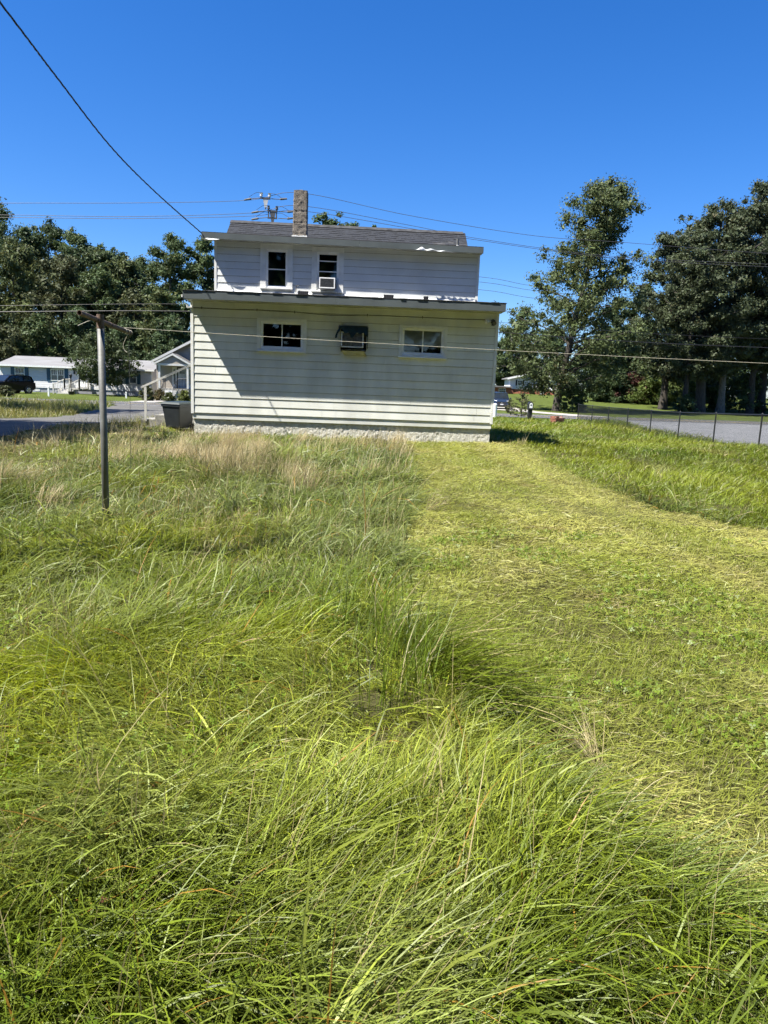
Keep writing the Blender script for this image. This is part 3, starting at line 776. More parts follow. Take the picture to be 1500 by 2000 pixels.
# security light
t = tag(empty('security_light', hw(7.50, -.02, 3.24), YAW), 'twin flood light with motion sensor under the right end of the lower eave', 'light')
MB().tube([(.03, .0, 0), (.03, -.05, 0)], .055, 12).build('mount', 'hardware_dark', t)
MB().tube([(-.02, -.05, 0), (-.07, -.07, -.01), (-.11, -.09, -.015), (-.16, -.12, -.02)], [.02, .035, .05, .055], 10).build('lamp_head', 'ac_metal', t)
MB().tube([(.05, -.05, -.01), (.06, -.09, -.03), (.06, -.14, -.06)], [.022, .045, .05], 10).build('lamp_head', 'hardware_dark', t)
MB().box(.0, .075, -.11, -.03, -.11, -.045).build('motion_sensor', 'black_plastic', t, bevel=.01)

# wheeled bin by the corner
t = tag(empty('wheeled_bin', (-5.63, 20.0, tz(-5.63, 20.0)), R(-24)), 'dark grey wheeled rubbish bin with lid beside the house corner', 'bin')
b = MB(); b.hexa([(-.23, -.25, .08), (.23, -.25, .08), (.23, .25, .08), (-.23, .25, .08), (-.30, -.33, .70), (.30, -.33, .70), (.30, .33, .70), (-.30, .33, .70)]); b.build('body', 'bin', t, bevel=.03)
MB().box(-.315, .315, -.345, .345, .64, .705).build('rim', 'bin', t, bevel=.015)
MB().hexa([(-.33, -.37, .71), (.33, -.37, .71), (.33, .36, .71), (-.33, .36, .71), (-.28, -.31, .765), (.28, -.31, .765), (.28, .33, .785), (-.28, .33, .785)]).build('lid', 'bin_lid', t, bevel=.015)
MB().tube([(-.22, .40, .68), (.22, .40, .68)], .018, 8).build('handle', 'bin', t)
for sx in (-.27, .27): MB().tube([(sx - .03, .24, .10), (sx + .03, .24, .10)], .10, 16).build('wheel', 'tyre', t)

# ------------------------------------------------------------------ clothesline post
PX, PY = -2.86, 7.45
t = tag(empty('clothesline_post', (PX, PY, tz(PX, PY))), 'grey steel clothesline post with rusty cross pipe standing in tall grass', 'post')
g0 = tz(PX, PY)
MB().tube([(0, 0, -.3), (0.005, 0, .9), (0, 0, 2.15 - g0)], .034, 20).build('pole', 'galv', t, smooth=True)
MB().tube([(0, 0, 2.03 - g0), (0, 0, 2.165 - g0)], .0355, 20, cap=False).build('rusty_collar', 'rust', t, smooth=True)
def pipe(a, b, ro, ri, n=18):
    m_ = MB(); m_.tube([a, b], ro, n, cap=False); m_.tube([b, a], ri, n, cap=False)
    return m_
c0 = Vector((-.015, -.46, 2.138 - g0)); c1 = Vector((-.005, .86, 2.045 - g0))
cp = pipe(c0, c1, .0245, .0205).build('cross_pipe', 'rust', t, smooth=True)
for tt in (0.0, 1.0):
    p = c0.lerp(c1, tt); d = (c1 - c0).normalized(); u = d.cross(Vector((0, 0, 1))).normalized(); v_ = u.cross(d); m_ = MB(); n = 18
    for i in range(n):
        a, b = 2 * math.pi * i / n, 2 * math.pi * (i + 1) / n
        q = [p + (u * math.cos(x) + v_ * math.sin(x)) * r_ for x, r_ in ((a, .0205), (b, .0205), (b, .0245), (a, .0245))]
        m_.quad(*q)
    m_.build('pipe_end', 'rust', cp)
def wrap(tt, turns, r0, m='rope', rr=.003):
    d = (c1 - c0).normalized(); u = d.cross(Vector((0, 0, 1))).normalized(); v_ = u.cross(d); pts = []
    for i in range(int(16 * turns) + 1):
        a = 2 * math.pi * i / 16; pts.append(c0.lerp(c1, tt) + d * (i * .0006) + (u * math.cos(a) + v_ * math.sin(a)) * r0)
    MB().tube(pts, rr, 5).build('rope_wrap', m, t)
wrap(.28, 1.0, .027, 'rust'); wrap(.36, 1.2, .027); wrap(.55, 1.0, .027, 'rust'); wrap(.86, 2.2, .027); wrap(.93, 1.2, .027); wrap(.99, 1.1, .027)
MB().tube(spline([c0.lerp(c1, .2) + Vector((.0, 0, -.03)), c0.lerp(c1, .17) + Vector((-.03, 0, -.05)), c0.lerp(c1, .10) + Vector((-.075, 0, -.10))], 5), .004, 5).build('rope_end', 'rope', t)
e0 = c0.lerp(c1, .9)
MB().tube(spline([e0 + Vector((.02, 0, -.03)), e0 + Vector((-.03, 0, -.14)), e0 + Vector((-.02, 0, -.20)), e0 + Vector((.01, 0, -.225))], 6), .004, 5).build('rope_end', 'rope', t)
hang = MB().tube(spline([e0 + Vector((.03, 0, -.03)), e0 + Vector((.032, .0, -.5)), e0 + Vector((.026, 0, -1.0)), e0 + Vector((.02, 0, -1.5))], 5), .0022, 5)
hang.build('hanging_string', 'cable_grey', t)
# clothesline itself
la = Vector((PX, PY, 0)) + Vector((c0.lerp(c1, .88).x, c0.lerp(c1, .88).y, c0.lerp(c1, .88).z + g0 + .033))
lb = Vector((6.2, 8.3, 1.97)); pts = []
for i in range(41):
    u = i / 40; p = la.lerp(lb, u); p.z -= .06 * 4 * u * (1 - u) * .5; pts.append(p)
tag(MB().tube(pts, .0027, 6).build('clothesline', 'rope'), 'thin pale clothesline strung from the post across the front of the house', 'clothesline')
t2 = tag(empty('line_post', (6.2, 8.3, tz(6.2, 8.3))), 'grey steel post holding the other end of the clothesline', 'post')
MB().tube([(0, 0, -.3), (0, 0, 2.1)], .034, 16).build('pole', 'galv', t2, smooth=True)

# ------------------------------------------------------------------ overhead wires
def wire(pts, r, label, m='cable_grey', n=10, seg=5, group='overhead wires', nm='overhead_wire'):
    return tag(MB().tube(spline(pts, n), r, seg).build(nm, m), label, 'wire', group)
sv_a = hw(-.19, fy - .01, 5.44); far_ = at(0, 5, 11.0); mid = at(215, 285, 16.0)
dirv = (far_ - sv_a)
sp_ = spline([sv_a, at(300, 372, 18.3), mid, at(110, 150, 13.3), far_, far_ + (far_ - mid) * 1.25], 26)
hx = [[], [], []]
for i, p in enumerate(sp_):
    for k in range(3):
        a = i * .75 + k * 2.094; hx[k].append(p + Vector((math.cos(a) * .009, 0, math.sin(a) * .009)))
t = tag(empty('service_cable', (0, 0, 0)), 'black twisted service cable running down to the left end of the upper eave', 'cable')
for k in range(3): MB().tube(hx[k], .0078, 5).build('strand', 'cable_black', t)
# the pole that carries it, outside the picture
pe = sp_[-1]; up = tag(empty('utility_pole', (pe.x, pe.y, 0)), 'wooden utility pole beside the yard carrying the service cable', 'pole')
MB().tube([(0, 0, -.5), (0, 0, pe.z + .5)], [.16, .12], 12).build('pole', 'wood_pole', up)
DW = 50.0
wire([at(-260, 402, 46), at(0, 397, 47.5), at(250, 396.5, 48.8), at(480, 391.5, 49.8), at(588, 377, 50.3), at(800, 421, 52), at(1040, 460, 54.5), at(1212, 473, 56.5), at(1500, 495, 60), at(1700, 504, 63)], .016, 'topmost thin wire crossing the sky above the chimney')
wire([at(-260, 424, 46), at(0, 420, 47.5), at(250, 423, 48.8), at(490, 416, 49.8), at(588, 402, 50.3), at(800, 440, 52), at(940, 467, 53.3), at(1190, 500, 56.2), at(1500, 516, 60), at(1700, 522, 63)], .016, 'second wire from the top, passing behind the chimney')
wire([at(-260, 430, 46), at(0, 425, 47.5), at(250, 427, 48.8), at(490, 422, 49.8), at(588, 412, 50.3), at(800, 446, 52), at(940, 470, 53.3), at(1190, 503, 56.2), at(1500, 521, 60), at(1700, 527, 63)], .016, 'third wire from the top, close under the second')
wire([at(-260, 600, 46), at(0, 597, 47.5), at(365, 594, 49.3), at(680, 606, 51), at(980, 630, 53.7), at(1250, 650, 57), at(1500, 662, 60), at(1700, 668, 63)], .014, 'thin cable before the trees just above the lowest road cable', 'cable_black')
wire([at(-260, 611, 46), at(0, 609, 47.5), at(365, 608, 49.3), at(680, 622, 51), at(980, 649, 53.7), at(1250, 668, 57), at(1500, 679, 60), at(1700, 684, 63)], .026, 'thick black lowest cable strung along the road', 'cable_black')
for k, (y0, y1, nm) in enumerate(((541, 558, 'uppermost'), (551, 567, 'middle'), (566, 582, 'lowest'))):
    wire([at(700, y0 - 18, 88), at(940, y0, 92), at(1040, y1, 94), at(1195, y1 + 14, 97), at(1400, y1 + 24, 101)], .022, '%s of three far wires beside the right end of the upper storey' % nm)
# utility pole behind the chimney
q = at(588, 376, 50.3); t = tag(empty('utility_pole', (q.x, q.y, tz(q.x, q.y))), 'wooden road pole hidden behind the chimney', 'pole')
hgt = q.z - tz(q.x, q.y) + .1
MB().tube([(0, 0, -.5), (0, 0, hgt)], [.17, .12], 12).build('pole', 'wood_pole', t)
MB().box(-.06, .06, -.9, .9, hgt - .98, hgt - .86).build('cross_arm', 'wood_pole', t)
# line switches hanging on the wires
def line_switch(c, m, m2, label, double):
    t = tag(empty('line_switch', c, R(10)), label, 'line switch')
    MB().prism([(-.17, -.05, .0), (.17, -.05, 0), (.03, -.05, -.62), (-.05, -.05, -.62)] if not double else [(-.2, -.05, 0), (.18, -.05, 0), (.02, -.05, -.85), (-.05, -.05, -.85)], (0, .1, 0)).build('wedge_bracket', m, t)
    MB().box(-.36, .30, -.06, .06, .0, .1).build('base_bar', m2, t)
    for x in (-.28, .24):
        ins = MB()
        ins.tube([(x, 0, .10), (x, 0, .16), (x, 0, .165), (x, 0, .24), (x, 0, .245), (x, 0, .36)], [.05, .05, .1, .1, .055, .12 if not double else .09], 10).build('insulator', m, t)
    for sgn in (-1, 1):
        for lv in ((.05,) if not double else (.05, -.36)):
            MB().tube([(sgn * .35, 0, lv), (sgn * .9, 0, lv + sgn * .05 - .04), (sgn * .95, 0, lv + sgn * .06 - .04), (sgn * 1.35, 0, lv + sgn * .14 - .06)], [.025, .025, .07, .055], 8).build('strain_insulator', m2, t)
            MB().tube(spline([(sgn * .28, 0, lv + .30), (sgn * .6, 0, lv + .30), (sgn * 1.05, 0, lv + .04 + .04 * sgn)], 6), .012, 5).build('jumper_wire', 'cable_grey', t)
    if double:
        MB().box(-.34, .28, -.05, .05, -.42, -.33).build('lower_bar', m2, t)
        for x in (-.27, .23): MB().box(x - .04, x + .04, -.04, .04, -.42, .02).build('hanger', m2, t)
line_switch(at(519, 389, 49.9), 'porcelain', 'hardware_dark', 'white line switch with wedge bracket on the topmost wire', False)
line_switch(at(533, 414, 49.9), 'hardware_dark', 'hardware_dark', 'dark double line switch on the second and third wires', True)
# transformer pole far left
q = at(100, 705, 95); t = tag(empty('utility_pole', (q.x, q.y, tz(q.x, q.y))), 'weathered utility pole with grey transformer can behind the pale mobile home', 'pole')
tp = at(95, 636, 95).z - tz(q.x, q.y)
MB().tube([(0, 0, -.5), (-.25, 0, tp)], [.22, .15], 10).build('pole', 'wood_pole', t)
MB().tube([(-.62, 0, tp - 1.5), (-.62, 0, tp - .6)], .28, 12).build('transformer', 'porcelain', t)
MB().tube([(-.62, 0, tp - .6), (-.62, 0, tp - .2)], .06, 8).build('bushing', 'hardware_dark', t)

# ------------------------------------------------------------------ chain link fence on the right
FX = 12.0
posts = [at(p, 850, 1).x for p in ()]
fence = tag(empty('chain_link_fence', (FX, 23.6, 0)), 'black chain-link fence along the right edge of the yard beside the pale pavement', 'fence')
fy_ = [20.2 + 3.42 * i for i in range(9)]
def fpos(y): return FX + .012 * (y - 35)
for i, y in enumerate(fy_):
    x = fpos(y); g = tz(x, y); r_ = .032 if i in (0, 8) else .027
    MB().tube([(x - FX, y - 23.6, g - .2), (x - FX, y - 23.6, g + 1.17)], r_, 8).build('fence_post', 'fence_black', fence)
    MB().tube([(x - FX, y - 23.6, g + 1.17), (x - FX, y - 23.6, g + 1.20)], [r_ + .008, .012], 8).build('post_cap', 'fence_black', fence)
MB().tube([(fpos(y) - FX, y - 23.6, tz(fpos(y), y) + 1.14) for y in np.linspace(fy_[0], fy_[-1], 33)], .020, 8).build('top_rail', 'fence_black', fence)
def chain(m_, P0, P1, h0, h1, pitch=.07, r_=.0034):
    """diamond mesh between ground points, straight diagonal wires"""
    L_ = (P1 - P0).length; n = int((L_ + (h1 - h0)) / pitch)
    V, F = [], []
    for sgn in (1, -1):
        for i in range(-int((h1 - h0) / pitch), int(L_ / pitch)):
            s0 = i * pitch; s1 = s0 + (h1 - h0); za, zb = h0, h1
            if s0 < 0: za += -s0; s0 = 0
            if s1 > L_: zb -= s1 - L_; s1 = L_
            if s1 - s0 < .05: continue
            if sgn < 0: za, zb = h1 + h0 - za, h1 + h0 - zb
            a = P0.lerp(P1, s0 / L_); b = P0.lerp(P1, s1 / L_)
            m_.tube([(a.x, a.y, a.z + za), (b.x, b.y, b.z + zb)], r_, 3, cap=False)
for i in range(8):
    m_ = MB(); y0, y1 = fy_[i], fy_[i + 1]
    chain(m_, Vector((fpos(y0) - FX + .03, y0 - 23.6, tz(fpos(y0), y0))), Vector((fpos(y1) - FX + .03, y1 - 23.6, tz(fpos(y1), y1))), .04, 1.12)
    m_.build('chain_mesh', 'fence_black', fence)
f2 = tag(empty('chain_link_fence', (26.3, 50.0, 0)), 'dark chain-link fence at the far side of the pale pavement by the oak trunks', 'fence')
for k in range(6):
    x, y = 26.3 + k * 3.4, 50 - k * .9; g = tz(x, y)
    MB().tube([(x - 26.3, y - 50, g - .2), (x - 26.3, y - 50, g + 1.32)], .035, 8).build('fence_post', 'fence_black', f2)
for k in range(5):
    x0, y0 = 26.3 + k * 3.4, 50 - k * .9; x1, y1 = x0 + 3.4, y0 - .9; m_ = MB()
    chain(m_, Vector((x0 - 26.3, y0 - 50, tz(x0, y0))), Vector((x1 - 26.3, y1 - 50, tz(x1, y1))), .05, 1.25, .10, .004)
    m_.build('chain_mesh', 'fence_black', f2)
MB().tube([(0, 0, tz(26.3, 50) + 1.27), (17, -4.5, tz(43.3, 45.5) + 1.27)], .022, 8).build('top_rail', 'fence_black', f2)

# ------------------------------------------------------------------ small things beyond the yard
def put(px, D): 
    x = at(px, 790, D).x; return (x, D, tz(x, D))
t = tag(empty('mailbox', put(1036, 47)), 'black plastic mailbox post with white emblem plate at the lawn edge', 'mailbox')
MB().hexa([(-.10, -.12, -.1), (.10, -.12, -.1), (.10, .12, -.1), (-.10, .12, -.1), (-.135, -.15, .72), (.135, -.15, .72), (.135, .15, .72), (-.135, .15, .72)]).build('post', 'black_plastic', t, bevel=.02)
ar = [(-.15, -.24, .73)] + [(-.15 * math.cos(a), -.24, 1.05 + .15 * math.sin(a)) for a in np.linspace(0, math.pi, 9)] + [(.15, -.24, .73)]
bx_ = MB().prism(ar, (0, .48, 0)).build('box', 'black_plastic', t)
ar2 = [(-.095, -.25, .82)] + [(-.095 * math.cos(a), -.25, 1.04 + .10 * math.sin(a)) for a in np.linspace(0, math.pi, 9)] + [(.095, -.25, .82)]
MB().prism(ar2, (0, .008, 0)).build('door_plate', 'trim', t)
MB().prism([(-.055, -.256, .98), (-.01, -.256, .955), (.055, -.256, .985), (.05, -.256, 1.04), (-.03, -.256, 1.045)], (0, .004, 0)).build('emblem', 'black_plastic', t)
# brick pier
loc = put(1091, 43.5); t = tag(empty('brick_pier', loc, R(20)), 'low broken red brick pier at the end of the chain-link fence', 'brick pier')
MB().box(-.26, .26, -.26, .26, -.2, .40).build('core', 'mortar', t)
me_ = None; rr_ = random.Random(2)
for cz in range(7):
    zz = -.05 + cz * .075
    for side in range(4):
        for k in range(3 if cz % 2 else 2):
            if cz == 6 and rr_.random() < .45: continue
            L_ = .215; x0 = -.29 + (k * .235 if cz % 2 == 0 else k * .235 - .11); x0 = max(x0, -.29); x1 = min(x0 + L_, .25)
            if x1 - x0 < .05: continue
            b = MB().box(x0, x1, -.30 - rr_.uniform(0, .012), -.262, zz, zz + .062).build('brick', 'brick', t); b.rotation_euler.z = side * math.pi / 2
# white post (beside the right corner of the house) and white roadside post
loc = put(967, 52); t = tag(empty('bollard', loc), 'short white bollard just right of the house corner near the dark car', 'bollard')
MB().tube([(0, 0, -.2), (0, 0, .9), (0, 0, .95)], [.15, .15, .11], 14).build('bollard_body', 'trim', t, smooth=False)
MB().tube([(0, 0, .951), (0, 0, .975)], [.09, .05], 12).build('bollard_cap', 'galv', t)
loc = put(96, 63); t = tag(empty('marker_post', loc), 'small white marker post on the grass verge before the pale mobile home', 'post')
MB().box(-.07, .07, -.05, .05, -.2, .82).build('marker_body', 'trim', t, bevel=.02); MB().box(-.074, .074, -.054, .054, .68, .74).build('reflector', 'porcelain', t)
loc = put(247, 66); t = tag(empty('marker_post', loc), 'small white marker post near the footpath right of the small round tree', 'post')
MB().box(-.06, .06, -.05, .05, -.2, .55).build('marker_body', 'trim', t, bevel=.02); MB().box(-.064, .064, -.054, .054, .42, .48).build('reflector', 'porcelain', t)
# yard lamp in a pot
loc = put(140, 71); t = tag(empty('yard_lamp', loc), 'black lamp post in a planter pot before the white porch steps', 'lamp post')
MB().tube([(0, 0, 0), (0, 0, .3)], [.22, .30], 12).build('pot', 'iron', t); MB().tube([(0, 0, .2), (0, 0, 1.55)], .05, 8).build('post', 'iron', t)
MB().tube([(0, 0, 1.55), (0, 0, 1.62), (0, 0, 1.85), (0, 0, 1.95)], [.05, .10, .15, .03], 8).build('lantern', 'iron', t)

# ------------------------------------------------------------------ neighbour houses
def far_window(parent, x0, x1, z0, z1, y, rails=1, shutter=None, sw=.36, mull=0):
    """window of a far house: frame part with panes; local y faces the camera with -y"""
    f_ = MB(); b = .06; y0, y1 = y - .05, y - .002
    f_.box(x0, x1, y0, y1, z1 - b, z1).box(x0, x1, y0, y1, z0, z0 + b).box(x0, x0 + b, y0 + .001, y1, z0 + b, z1 - b).box(x1 - b, x1, y0 + .001, y1, z0 + b, z1 - b)
    for k in range(mull):
        xm = x0 + (x1 - x0) * (k + 1) / (mull + 1); f_.box(xm - .05, xm + .05, y0 + .002, y1, z0 + b, z1 - b)
    wo_ = f_.build('window', 'trim', parent); n = mull + 1
    for k in range(n):
        a = x0 + b + k * (x1 - x0 - 2 * b) / n; c = a + (x1 - x0 - 2 * b) / n
        for j in range(rails + 1):
            p = z0 + b + j * (z1 - z0 - 2 * b) / (rails + 1); q = p + (z1 - z0 - 2 * b) / (rails + 1)
            MB().box(a + .03, c - .03, y - .03, y - .012, p + .02, q - .02).build('pane', 'far_pane', wo_)
            if j < rails: MB().box(a, c, y - .045, y - .003, q - .02, q + .02).build('rail', 'trim', wo_)
        for g in (1, 2): 
            xm = a + (c - a) * g / 3; MB().box(xm - .012, xm + .012, y - .036, y - .031, z0 + (z1 - z0) / 2, z1 - b).build('muntin', 'trim', wo_)
    if shutter:
        for a in (x0 - sw - .03, x1 + .03):
            MB().box(a, a + sw, y - .05, y - .002, z0 - .06, z1 + .06).build('shutter', shutter, parent)
    return wo_
def gable_roof(mb, x0, x1, y0, y1, ze, zr, th=.12):
    ym = (y0 + y1) / 2
    mb.hexa([(x0, y0, ze - th), (x1, y0, ze - th), (x1, ym, zr - th), (x0, ym, zr - th), (x0, y0, ze), (x1, y0, ze), (x1, ym, zr), (x0, ym, zr)])
    mb.hexa([(x0, ym, zr - th), (x1, ym, zr - th), (x1, y1, ze - th), (x0, y1, ze - th), (x0, ym, zr), (x1, ym, zr), (x1, y1, ze), (x0, y1, ze)])
# pale mobile home
MHY = 75.0; g = -.57
mh = tag(empty('mobile_home', (-39.0, MHY, g), R(.4)), 'pale single-storey mobile home with grey roof and dark blue shutters', 'house')
LW = 15.2
MB().box(0, LW, 0, 7.5, .48, 2.55).prism([(0.001, 0, 2.551), (0.001, 7.5, 2.551), (0.001, 3.75, 3.5)], (.1, 0, 0)).prism([(LW - .1, 0, 2.551), (LW - .1, 7.5, 2.551), (LW - .1, 3.75, 3.5)], (.099, 0, 0)).build('wall', 'mh_lap', mh)
MB().box(.05, LW - .05, .06, 7.4, -.3, .479).build('skirting', 'mh_skirt', mh)
r_ = MB(); gable_roof(r_, -.25, LW + .35, -.35, 7.85, 2.66, 3.62); r_.build('roof', 'mh_roof', mh)
MB().box(-.26, LW + .36, -.39, -.352, 2.50, 2.66).build('fascia', 'trim', mh)
for x in (0, LW - .1): MB().box(x - .01, x + .1, -.012, .0, .46, 2.52).build('corner_trim', 'trim', mh)
far_window(mh, 1.47, 2.45, 1.22, 2.40, 0, 1, 'shutter')
far_window(mh, 5.07, 6.43, 1.22, 2.38, 0, 1, 'shutter', mull=1)
far_window(mh, 9.68, 10.55, 1.22, 2.38, 0, 1, 'shutter')
far_window(mh, 12.92, 13.68, 1.22, 2.42, 0, 1, 'shutter')
d_ = MB().box(7.75, 8.5, -.03, -.002, .62, 2.45).build('door', 'trim', mh); MB().box(7.87, 8.38, -.04, -.031, 1.35, 2.33).build('pane', 'car_glass', d_); MB().box(8.32, 8.36, -.07, -.031, 1.2, 1.26).build('handle', 'iron', d_)
MB().box(7.40, 7.52, -.14, -.002, 1.95, 2.25).build('wall_lamp', 'iron', mh)
for x in (3.4, 11.6): MB().box(x, x + .5, .03, .058, .1, .32).build('skirting_vent', 'porcelain', mh)
# white porch steps of the mobile home
ps = tag(empty('porch_steps', (-32.6, MHY - 1.55, g)), 'white wooden porch steps with railings before the mobile home door', 'steps')
MB().box(.75, 2.4, .25, 1.5, .45, .58).build('landing', 'rail_white', ps)
for i in range(4): MB().box(.22 + 0 * i, 1.42, -1.0 + i * .30, -.70 + i * .30, .0 + i * .13, .12 + i * .13).build('step', 'rail_white', ps)
def rail_run(p0, p1, h, n, nm='railing'):
    m_ = MB(); p0, p1 = Vector(p0), Vector(p1); up_ = Vector((0, 0, h))
    m_.tube([p0 + up_, p1 + up_], .045, 4); m_.tube([p0 + Vector((0, 0, .12)), p1 + Vector((0, 0, .12))], .035, 4); ro_ = m_.build(nm, 'rail_white', ps)
    for i in range(n):
        q = p0.lerp(p1, (i + .5) / n); MB().tube([q + Vector((0, 0, .12)), q + up_], .022, 4).build('baluster', 'rail_white', ro_)
    for q in (p0, p1): MB().box(q.x - .06, q.x + .06, q.y - .06, q.y + .06, q.z - .1, q.z + h + .08).build('rail_post', 'rail_white', ps)
rail_run((.05, -1.05, .05), (.60, .2, .58), .85, 7); rail_run((1.55, -1.05, .05), (2.05, .2, .58), .85, 7)
rail_run((.60, .2, .58), (.60, 1.45, .58), .85, 5); rail_run((2.05, .2, .58), (2.45, 1.45, .58), .85, 5)
# beige house
bh = tag(empty('beige_house', (-22.0, 70.8, tz(-22, 70.8) - .05), R(1)), 'beige gabled house with small porch partly hidden by the white house', 'house')
HWd = 8.6; ridge = HWd / 2
MB().box(0, HWd, 0, 9, -.2, 3.55).prism([(0, .001, 3.551), (HWd, .001, 3.551), (ridge, .001, 5.85)], (0, 8.99, 0)).build('wall', 'beige_lap', bh)
rf = MB(); o_ = .35; sl_ = 2.3 / ridge
for sgn in (-1, 1):
    xe = ridge + sgn * (ridge + o_); ze = 3.55 - o_ * sl_
    rf.hexa([(xe, -.45, ze + .02), (xe, 9.3, ze + .02), (ridge, 9.3, 5.87), (ridge, -.45, 5.87), (xe, -.45, ze + .15), (xe, 9.3, ze + .15), (ridge, 9.3, 6.0), (ridge, -.45, 6.0)])
    MB().hexa([(xe, -.49, ze - .08), (xe, -.452, ze - .08), (ridge, -.452, 5.77), (ridge, -.49, 5.77), (xe, -.49, ze + .16), (xe, -.452, ze + .16), (ridge, -.452, 6.01), (ridge, -.49, 6.01)]).build('rake_trim', 'trim_far', bh)
rf.build('roof', 'beige_roof', bh)
po = MB().box(.7, 3.5, -1.9, -.002, -.2, 1.02).build('porch', 'concrete', bh)
MB().prism([(.62, -1.95, 3.28), (3.55, -1.95, 3.28), (2.08, -1.95, 4.05)], (0, .08, 0)).build('pediment', 'beige_lap', bh)
MB().box(.62, 3.55, -1.97, -.002, 3.10, 3.275).build('porch_beam', 'trim_far', bh)
for sgn in (-1, 1):
    xe = 2.08 + sgn * 1.72; MB().hexa([(xe, -2.05, 3.17), (xe, -.01, 3.17), (2.08, -.01, 4.08), (2.08, -2.05, 4.08), (xe, -2.05, 3.30), (xe, -.01, 3.30), (2.08, -.01, 4.21), (2.08, -2.05, 4.21)]).build('porch_roof', 'beige_roof', bh)
    MB().hexa([(xe, -2.10, 3.12), (xe, -2.052, 3.12), (2.08, -2.052, 4.03), (2.08, -2.10, 4.03), (xe, -2.10, 3.30), (xe, -2.052, 3.30), (2.08, -2.052, 4.21), (2.08, -2.10, 4.21)]).build('rake_trim', 'trim_far', bh)
for x in (.72, 3.32): MB().box(x, x + .17, -1.92, -1.75, 1.03, 3.09).build('column', 'trim_far', bh)
d_ = MB().box(1.95, 2.95, -.05, -.003, 1.03, 3.0).build('door', 'iron', bh); MB().box(2.05, 2.85, -.06, -.051, 1.05, 2.9).build('door_leaf', 'door_grey', d_); MB().box(2.2, 2.7, -.07, -.061, 2.4, 2.75).build('pane', 'far_pane', d_)
for x in (1.50, 3.0): 
    s_ = MB().box(x, x + .42, -.045, -.003, 1.03, 3.0).build('sidelight', 'trim_far', bh); MB().box(x + .12, x + .30, -.055, -.046, 1.4, 2.8).build('pane', 'far_pane', s_)
for i in range(6): MB().box(1.35, 2.45, -2.2 - i * .26, -1.905 - i * .26, -.2, .86 - i * .16).build('step', 'trim_far', bh)
for a, b in (((.75, -1.85, 1.03), (1.35, -1.85, 1.03)), ((2.5, -1.85, 1.03), (3.35, -1.85, 1.03)), ((1.35, -1.95, 1.0), (1.35, -3.6, -.1)), ((2.47, -1.95, 1.0), (2.47, -3.6, -.1))):
    a, b = Vector(a), Vector(b); m_ = MB().tube([a + Vector((0, 0, .9)), b + Vector((0, 0, .9))], .03, 6)
    for k in range(7): q = a.lerp(b, k / 6); m_.tube([q, q + Vector((0, 0, .9))], .014, 4)
    m_.build('iron_railing', 'iron', bh)
# white raised ranch far right
rh = tag(empty('ranch_house', (19.4, 120, .80), R(-3)), 'white gabled raised ranch house with dark shutters and brick base beyond the lawn', 'house')
MB().box(0, 9, 0, 9, .75, 2.35).prism([(0, .001, 2.351), (9, .001, 2.351), (3.6, .001, 3.25)], (0, 8.9, 0)).build('wall', 'white_lap', rh)
MB().box(.06, 8.9, .08, 8.9, -.4, .749).build('brick_base', 'brick', rh)
for xe, ze in ((-.5, 2.25), (9.5, 2.25)):
    MB().hexa([(xe, -.5, ze), (xe, 9.4, ze), (3.6, 9.4, 3.28), (3.6, -.5, 3.28), (xe, -.5, ze + .14), (xe, 9.4, ze + .14), (3.6, 9.4, 3.42), (3.6, -.5, 3.42)]).build('roof', 'mh_roof', rh)
    MB().hexa([(xe, -.56, ze - .06), (xe, -.502, ze - .06), (3.6, -.502, 3.22), (3.6, -.56, 3.22), (xe, -.56, ze + .16), (xe, -.502, ze + .16), (3.6, -.502, 3.44), (3.6, -.56, 3.44)]).build('rake_trim', 'trim', rh)
far_window(rh, 1.15, 1.95, 1.35, 2.15, 0, 1, 'iron', .25); far_window(rh, 4.7, 5.5, 1.35, 2.15, 0, 1, 'iron', .25)
MB().prism([(2.9, -.9, .72), (3.8, -.9, .72), (3.35, -.9, 1.1)], (0, .9, 0)).build('entry_roof', 'mh_roof', rh)
far_window(rh, 4.8, 5.4, .1, .5, .08, 0)
bw_ = tag(empty('garage', (15.8, 117, .72)), 'low brick garage wing with white window left of the white ranch house', 'garage')
MB().box(0, 3.4, 0, 5, -.6, 1.0).build('wall', 'brick', bw_); MB().box(-.3, 3.55, -.3, 5.3, 1.001, 1.2).build('roof', 'mh_roof', bw_); far_window(bw_, 1.4, 2.5, .15, .85, 0, 1)

